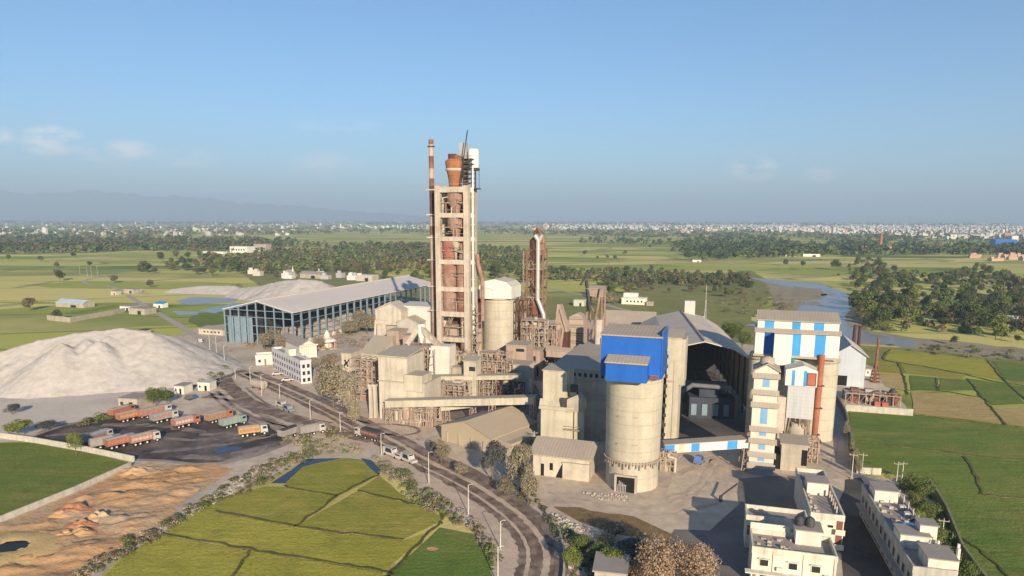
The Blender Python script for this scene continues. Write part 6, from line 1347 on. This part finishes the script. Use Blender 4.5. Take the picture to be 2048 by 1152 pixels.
for i, (x, y, k, s_) in enumerate(((120, 562, 'dark', 1.2), (82, 525, 'green', 1.0), (18, 522, 'green', 1.0), (148, 515, 'dark', 1.0), (115, 536, 'mix', .9), (228, 566, 'mix', .9), (180, 534, 'dark', .8), (60, 622, 'mix', 1.0), (115, 640, 'dark', .7), (300, 575, 'mix', .8), (1300, 497, 'dark', .9), (1170, 512, 'green', 1.0), (1250, 512, 'green', 1.0), (1230, 520, 'mix', .9), (1160, 487, 'dark', 1.0), (1376, 520, 'dark', 1.6), (1345, 505, 'dark', 1.1), (1570, 532, 'dark', 1.0), (1605, 535, 'dark', .9), (1672, 540, 'dark', 1.5), (1540, 655, 'green', .6), (1908, 690, 'dark', .5), (1215, 518, 'mix', .8), (1195, 520, 'mix', .7))):
    o = G(x, y); tree(MID[k][i % 4], 'field_tree', 'lone tree standing in the open farmland', 'tree', (o.x, o.y, 0), s_, i, 'lone trees of the plain')
# far woods: masses nobody could count
def lump(mb, rn, p, s, h, n, leaf):
    for i in range(n):
        d = Vector((rn.gauss(0, 1), rn.gauss(0, 1), abs(rn.gauss(0, 1)))).normalized(); c = Vector((p.x + d.x * s * rn.uniform(.5, 1), p.y + d.y * s * rn.uniform(.5, 1), h * .25 + d.z * h * .75))
        nn = (d + Vector((rn.gauss(0, .5), rn.gauss(0, .5), .3))).normalized(); u = nn.orthogonal().normalized(); w = nn.cross(u); l = leaf * rn.uniform(.7, 1.3)
        mb.face([c - u * l, c - w * l * .8, c + u * l, c + w * l * .8])
def farwood(name, label, polys, mats, seed, cat='woodland'):
    rn = random.Random(seed); mb = M()
    for poly, n, s, h, q, px in polys:
        for p in scatter(poly, n, rn, px):
            mb.m = rn.randrange(len(mats)); k = rn.uniform(.6, 1.3); lump(mb, rn, p, s * k, h * k, q, s * k * .36)
    return tag(mb.build(name, mats), label, cat, kind='stuff')
farwood('woodland', 'brown green woodland belt behind the long shed and tall tower', [([(400, 530), (560, 505), (700, 500), (860, 490), (1050, 500), (1060, 545), (860, 545), (700, 542), (560, 548), (440, 545)], 1000, 4.5, 8, 44, False), ([(960, 540), (1060, 540), (1300, 548), (1500, 556), (1500, 575), (1300, 570), (1100, 560)], 330, 3.2, 5, 36, False)], [lf_mix, lf_green, lf_dark], 21)
farwood('woodland', 'dark tree belts across the plain on the left', [([(-40, 478), (60, 474), (240, 478), (480, 478), (580, 485), (560, 500), (420, 502), (280, 502), (100, 508), (-40, 508)], 950, 8, 11, 20, True), ([(300, 488), (560, 480), (660, 492), (560, 506), (340, 506)], 160, 7, 10, 18, True), ([(640, 497), (720, 492), (860, 488), (860, 506), (700, 510)], 120, 7, 10, 16, True)], [lf_dark, lf_green, lf_mix], 22)
farwood('woodland', 'dark tree belts on the right between fields and far town', [([(1330, 488), (1480, 468), (1600, 490), (1750, 492), (1900, 496), (2080, 494), (2080, 512), (1900, 510), (1700, 512), (1550, 515), (1400, 522)], 900, 8, 11, 20, True), ([(1160, 478), (1260, 480), (1330, 484), (1320, 492), (1160, 488)], 70, 7, 9, 14, True), ([(1650, 480), (2080, 476), (2080, 492), (1660, 492)], 160, 8, 10, 14, True)], [lf_dark, lf_dark, lf_green], 23)
farwood('woodland', 'distant tree cover between the houses along the horizon', [([(-40, 446), (700, 446), (1050, 448), (1350, 446), (2090, 448), (2090, 474), (1700, 482), (1500, 470), (1330, 476), (1050, 469), (700, 467), (300, 472), (-40, 474)], 2400, 16, 9, 7, True), ([(-40, 440.5), (2090, 444), (2090, 452), (-40, 448)], 900, 60, 10, 6, True)], [lf_dark, lf_green, lf_mix], 24)
# ================================================================ scrub strips: uncountable
def scrubmass(name, label, polys, mats, seed, cat='scrub'):
    rn = random.Random(seed); mb = M()
    for poly, n, s, h in polys:
        for p in scatter(poly, n, rn):
            k = rn.uniform(.3, 1.0) if rn.random() < .75 else rn.uniform(1.0, 1.7); mb.m = rn.randrange(len(mats)); lump(mb, rn, p, s * k, h * k * rn.uniform(.5, 1.3), 100, .125 * s * (.6 + .4 * k))
    return tag(mb.build(name, mats), label, cat, kind='stuff')
scrubmass('scrub', 'weedy scrub along the left verge of the curving road', [([(742, 912), (790, 935), (860, 985), (930, 1030), (985, 1075), (1000, 1150), (975, 1110), (930, 1060), (870, 1030), (800, 985), (765, 945)], 130, 1.1, 1.0), ([(560, 880), (660, 878), (740, 905), (700, 912), (620, 905)], 60, 1.2, 1.2), ([(640, 850), (700, 866), (720, 880), (640, 880)], 25, 1.1, 1.1)], [lf_olive, lf_mix, lf_olive, lf_green], 31)
scrubmass('scrub', 'green scrub strip between orange lot and paddies', [([(618, 896), (640, 908), (560, 950), (500, 985), (420, 1010), (330, 1070), (235, 1125), (150, 1180), (95, 1180), (200, 1108), (330, 1040), (400, 1000), (470, 955), (560, 915)], 300, .95, .7)], [lf_green, lf_mix, lf_olive], 32)
scrubmass('scrub', 'green weeds at the foot of the limestone heap', [([(418, 762), (448, 735), (452, 745), (428, 765), (370, 780)], 40, 1.4, 1.6), ([(160, 850), (230, 825), (250, 832), (190, 848), (130, 862)], 45, 1.2, 1.2), ([(415, 715), (440, 735), (430, 742)], 18, 1.4, 1.8)], [lf_green, lf_mix], 33)
scrubmass('scrub', 'mixed undergrowth at the bottom edge right of the curving road', [([(1090, 1030), (1120, 1055), (1200, 1080), (1300, 1090), (1340, 1170), (1150, 1200), (1135, 1120)], 150, 1.1, 1.5), ([(1060, 965), (1075, 1000), (1100, 1030), (1060, 1010), (1020, 985)], 45, .9, 1.0)], [lf_mix, lf_olive, lf_bright, lf_blue], 34)
scrubmass('scrub', 'dark undergrowth along the mossy wall at lower right', [([(1795, 965), (1850, 972), (1885, 1035), (1905, 1110), (1950, 1200), (1900, 1200), (1880, 1110), (1840, 1030)], 120, 1.3, 1.6)], [lf_green, lf_dark, lf_mix], 35)
scrubmass('scrub', 'dusty grey scrub of the compound between shed and office', [([(470, 690), (560, 680), (640, 690), (740, 668), (752, 640), (690, 650), (600, 690), (560, 715), (520, 700)], 130, 1.8, 1.5), ([(640, 690), (740, 680), (720, 740), (700, 800), (660, 760)], 60, 1.6, 1.3)], [lf_olive, lf_olive, lf_brown], 37)
farwood('woodland', 'shaded undergrowth of the riverside wood', [([(1725, 592), (1900, 588), (2070, 600), (2070, 690), (1900, 668), (1760, 655), (1722, 640)], 150, 2.6, 3, 40, False), ([(1690, 548), (1800, 545), (1940, 545), (2060, 562), (2060, 598), (1900, 588), (1725, 588)], 120, 3.5, 4.5, 34, False)], [lf_dark, lf_green, lf_mix], 25)
scrubmass('scrub', 'low scrub on the river banks', [([(1430, 575), (1520, 580), (1590, 600), (1580, 630), (1480, 640), (1420, 610)], 90, 2.0, 1.5), ([(1740, 690), (1900, 690), (2080, 710), (2080, 735), (1900, 715)], 60, 1.6, 1.2), ([(1700, 580), (1722, 600), (1712, 640), (1735, 662), (1840, 668), (1760, 655)], 70, 2.4, 3)], [lf_olive, lf_mix, lf_green], 36)
# rubble: countless stones
rn = random.Random(9); q = M()
def stones(poly, n, s0, s1):
    for p in scatter(poly, n, rn):
        s = rn.uniform(s0, s1); vs = [(p.x + rn.uniform(-s, s) * .3 + s * a, p.y + rn.uniform(-s, s) * .3 + s * b_, .1 + max(0, c) * s * rn.uniform(.6, 1.2)) for a, b_, c in ((-1, -1, 0), (1, -1, 0), (1, 1, 0), (-1, 1, 0), (-.6, -.6, 1), (.6, -.6, 1), (.6, .6, 1), (-.6, .6, 1))]
        q.idx(vs, [(4, 5, 6, 7), (0, 1, 5, 4), (1, 2, 6, 5), (2, 3, 7, 6), (3, 0, 4, 7)])
stones([(618, 900), (560, 935), (470, 985), (350, 1052), (230, 1122), (130, 1185), (100, 1185), (200, 1108), (335, 1036), (450, 970), (540, 920)], 480, .08, .24); stones([(1160, 985), (1250, 990), (1262, 1004), (1200, 1000)], 70, .10, .25); stones([(1085, 1025), (1110, 1030), (1170, 1060), (1150, 1068), (1100, 1045)], 120, .15, .5); stones([(1120, 1110), (1180, 1095), (1200, 1120), (1140, 1140)], 90, .15, .5)
tag(q.build('rubble', mat('pale_rubble', (.40, .355, .29), var=.2, sc_=1)), 'pale broken rubble lying along the scrub strips', 'rubble', kind='stuff')
# ================================================================ far houses
hw = [mat('far_house_white', (.60, .59, .56), var=.1, sc_=.05), mat('far_house_cream', (.55, .50, .43), var=.1, sc_=.05), mat('far_house_grey', (.42, .41, .42), var=.1, sc_=.05), mat('far_house_brick', (.42, .24, .18), var=.1, sc_=.05)]
rn = random.Random(13); TOWN = []
for poly, n in (([(1340, 446), (1700, 446), (2090, 448), (2090, 476), (1900, 478), (1700, 470), (1480, 462), (1360, 468)], 1500), ([(1420, 446), (2090, 448), (2090, 466), (1500, 462)], 900), ([(1050, 445), (1340, 446), (1340, 462), (1200, 460), (1050, 460)], 420), ([(480, 443), (860, 444), (860, 459), (560, 458), (480, 454)], 190), ([(-40, 444), (480, 444), (480, 462), (-40, 466)], 100), ([(-40, 462), (600, 460), (580, 472), (-40, 474)], 60)):
    for p in scatter(poly, n, rn, True): TOWN.append((p.y, p.x, rn.uniform(7, 17), rn.uniform(7, 14), rn.choice((4, 4, 7, 7, 10, 13)) + (rn.random() < .03) * 12, rn.choices((0, 1, 2, 3), (5, 3, 2, 1))[0], rn.uniform(-.5, .5)))
TOWN.sort(); rest = M()
def hbox(mb, w, d, h, x=0, y=0, a=0):
    c, s = math.cos(a), math.sin(a); T = lambda u, v, z: (x + u * c - v * s, y + u * s + v * c, z)
    mb.idx([T(0, 0, 0), T(w, 0, 0), T(w, d, 0), T(0, d, 0), T(0, 0, h), T(w, 0, h), T(w, d, h), T(0, d, h)], [(4, 5, 6, 7), (0, 1, 5, 4), (1, 2, 6, 5), (2, 3, 7, 6), (3, 0, 4, 7)])
    mb.idx([T(w * .1, d * .3, h), T(w * .5, d * .3, h), T(w * .5, d * .7, h), T(w * .1, d * .7, h), T(w * .1, d * .3, h + 2.4), T(w * .5, d * .3, h + 2.4), T(w * .5, d * .7, h + 2.4), T(w * .1, d * .7, h + 2.4)], [(4, 5, 6, 7), (0, 1, 5, 4), (1, 2, 6, 5), (2, 3, 7, 6), (3, 0, 4, 7)])
for i, (Y, X, w, d, h, mi, a) in enumerate(TOWN):
    if i < 280:
        mb = M(); hbox(mb, w, d, h); tag(mb.build('town_house', hw[mi], loc=(X, Y, 0), rot=a), ('tiny white far house among the trees of the distant town', 'tiny cream far house among the trees of the distant town', 'tiny grey far house among the trees of the distant town', 'tiny brick far house among the trees of the distant town')[mi], 'house', ('far white houses', 'far cream houses', 'far grey houses', 'far brick houses')[mi])
    else: rest.m = mi; hbox(rest, w, d, h, X, Y, a)
tag(rest.build('town_houses', hw), 'countless tiny pale houses of the distant town along the horizon', 'town', kind='stuff')
# ================================================================ small buildings out on the plain
fw = mat('far_white_wall', (.72, .69, .62), var=.06)
for nm, lb, x0, x1, yb, yt, d, m, rm, rf, rh in (('long_blue_roofed_shed', 'long low shed with pale blue roof on the far left plain', 112, 166, 613, 605, 9, conc, mat('pale_blue_roof', (.40, .50, .54)), 'gx', 2), ('pale_plain_house', 'small pale house with dark doorway beside the straight road', 240, 262, 620, 612, 8, fw, roofslab, 'flat', 0), ('small_path_house', 'small pale house at the top of the straight road', 248, 268, 586, 578, 8, conc, roofslab, 'flat', 0), ('small_path_hut', 'tiny hut left of the pale house at the top of the straight road', 222, 232, 590, 582, 5, concp, roofslab, 'flat', 0), ('brown_roof_house', 'brown flat house right of the straight road', 258, 290, 628, 616, 9, conc, roofslab, 'flat', 0), ('blue_roof_stall', 'small stall with bright light blue roof by the ponds', 307, 325, 615, 607, 5, fw, bluep, 'mono', .8), ('white_villa', 'white villa among far trees left of the tall tower', 460, 494, 505, 493, 22, fw, fw, 'flat', 0), ('long_white_wall_shed', 'long white low shed left of the white villa', 402, 446, 507, 503, 10, fw, fw, 'flat', 0), ('grey_block', 'grey block right of the white villa', 508, 532, 503, 488, 16, conc, roofslab, 'flat', 0), ('cream_farmhouse', 'cream farmhouse with row of dark windows behind the gambrel shed', 1243, 1291, 608, 596, 9, mat('bright_cream_wall', (.78, .73, .55), var=.05), fw, 'flat', 0), ('small_farm_shed', 'small pale shed right of the cream farmhouse', 1293, 1306, 611, 604, 4, conc, conc, 'flat', 0), ('pale_green_shed', 'pale shed left of the louvred tower', 1147, 1168, 612, 601, 6, mat('pale_green_wall', (.50, .52, .40)), fw, 'flat', 0), ('blue_factory', 'blue and white factory far off at the right edge', 1990, 2034, 493, 479, 40, deepb, bluep, 'flat', 0), ('white_factory_block', 'white block joined to the far blue factory', 2022, 2035, 492, 472, 30, fw, fw, 'flat', 0), ('orange_roof_house', 'far house with bright orange roof before the dark tree belt', 1571, 1591, 513, 507, 10, fw, mat('orange_tiles', (.60, .16, .07)), 'gx', 2), ('white_long_house', 'far white long house right of the orange roofed one', 1606, 1640, 513, 508, 8, fw, fw, 'flat', 0), ('brick_works', 'far red brick works with tall kiln chimney', 1725, 1850, 500, 493, 30, mat('kiln_brick', (.52, .30, .20)), mat('kiln_roof', (.55, .34, .24)), 'flat', 0), ('long_factory_shed', 'long grey roofed factory shed far right', 1900, 1980, 475, 469, 60, fw, roofslab, 'gx', 6), ('white_low_shed', 'white low shed on the path beyond the works', 1385, 1402, 524, 520, 8, fw, fw, 'flat', 0), ('temple_like_house', 'pale house with small spire in the belt behind the long shed', 570, 590, 553, 544, 8, conc, conc, 'gx', 2), ('cluster_house', 'pale house right of the long shed mound among trees', 712, 745, 562, 551, 12, concp, fw, 'flat', 0), ('cluster_cottage', 'low brown cottage in the belt left of the pale house', 600, 640, 556, 547, 9, conc, roofslab, 'gx', 2), ('river_hut', 'grey tin roofed hut cluster in the riverside wood at the right edge', 2005, 2048, 652, 640, 8, conc, mat('tin_roof', (.50, .47, .44)), 'gx', 2), ('roadside_barracks', 'low row of pale sheds right of the straight road near the long shed', 398, 446, 668, 657, 6, concp, conc, 'mono', .6), ('bank_hut', 'tiny hut with parked machines on top of the heap edge', 280, 290, 668, 660, 4, conc, darks, 'flat', 0)):
    wins = tuple((.2 + .15 * k, .27 + .15 * k, .35, .65) for k in range(5)) if 'farm' in nm or 'villa' in nm or 'barracks' in nm else ((.55, .75, 0, .6),)
    b = house(nm, lb, 'building', x0, x1, yb, yt, d, m, rf, rh, rm, wins=wins)
    if nm == 'cream_farmhouse': q = M(); q.box(.5, 5, b.h + .3, b.w * .6, 12, b.h + 3.0); b.add('upper_floor', q, mat('bright_cream_wall', (0, 0, 0)))
    if nm == 'brick_works': q = M(); q.lathe(b.w * .3, 10, [(4, 0), (2, 34)], 12); b.add('kiln_chimney', q, brick)
    if nm == 'temple_like_house': q = M(); q.lathe(b.w * .7, 2, [(1.2, b.h), (.1, b.h + 6)], 8); b.add('spire', q, whitep)
rn = random.Random(15)
for i, p in enumerate(scatter([(1900, 512), (2070, 510), (2070, 522), (1960, 523)], 16, rn, True)):
    mb = M(); hbox(mb, rn.uniform(8, 16), 8, rn.uniform(3, 5)); tag(mb.build('clay_hut', mat('clay_wall', (.50, .33, .24), var=.1), loc=(p.x, p.y, 0), rot=rn.uniform(-.4, .4)), 'pinkish clay hut in the brick field at far right', 'hut', 'clay huts of the far brick field')
for i, p in enumerate(scatter([(480, 545), (560, 548), (740, 556), (740, 564), (620, 560), (480, 556)], 14, rn, True)):
    mb = M(); hbox(mb, rn.uniform(6, 11), 7, rn.uniform(3, 5)); tag(mb.build('village_hut', hw[i % 3], loc=(p.x, p.y, 0), rot=rn.uniform(-.4, .4)), 'small pale hut half hidden in the belt behind the long shed', 'hut', 'huts in the belt behind the long shed')
# ================================================================ haze
q = M(); q.box(-46000, -2000, -1, 46000, 41000, 960)
hz_m = bpy.data.materials.new('haze'); hz_m.use_nodes = True; t = hz_m.node_tree; t.nodes.clear()
vo = N(t, 'ShaderNodeVolumePrincipled'); vo.inputs['Color'].default_value = (.58, .78, 1, 1); vo.inputs['Density'].default_value = 1.35e-4; vo.inputs['Anisotropy'].default_value = -.04
t.links.new(vo.outputs[0], N(t, 'ShaderNodeOutputMaterial').inputs['Volume'])
tag(q.build('haze', hz_m), kind='stuff')
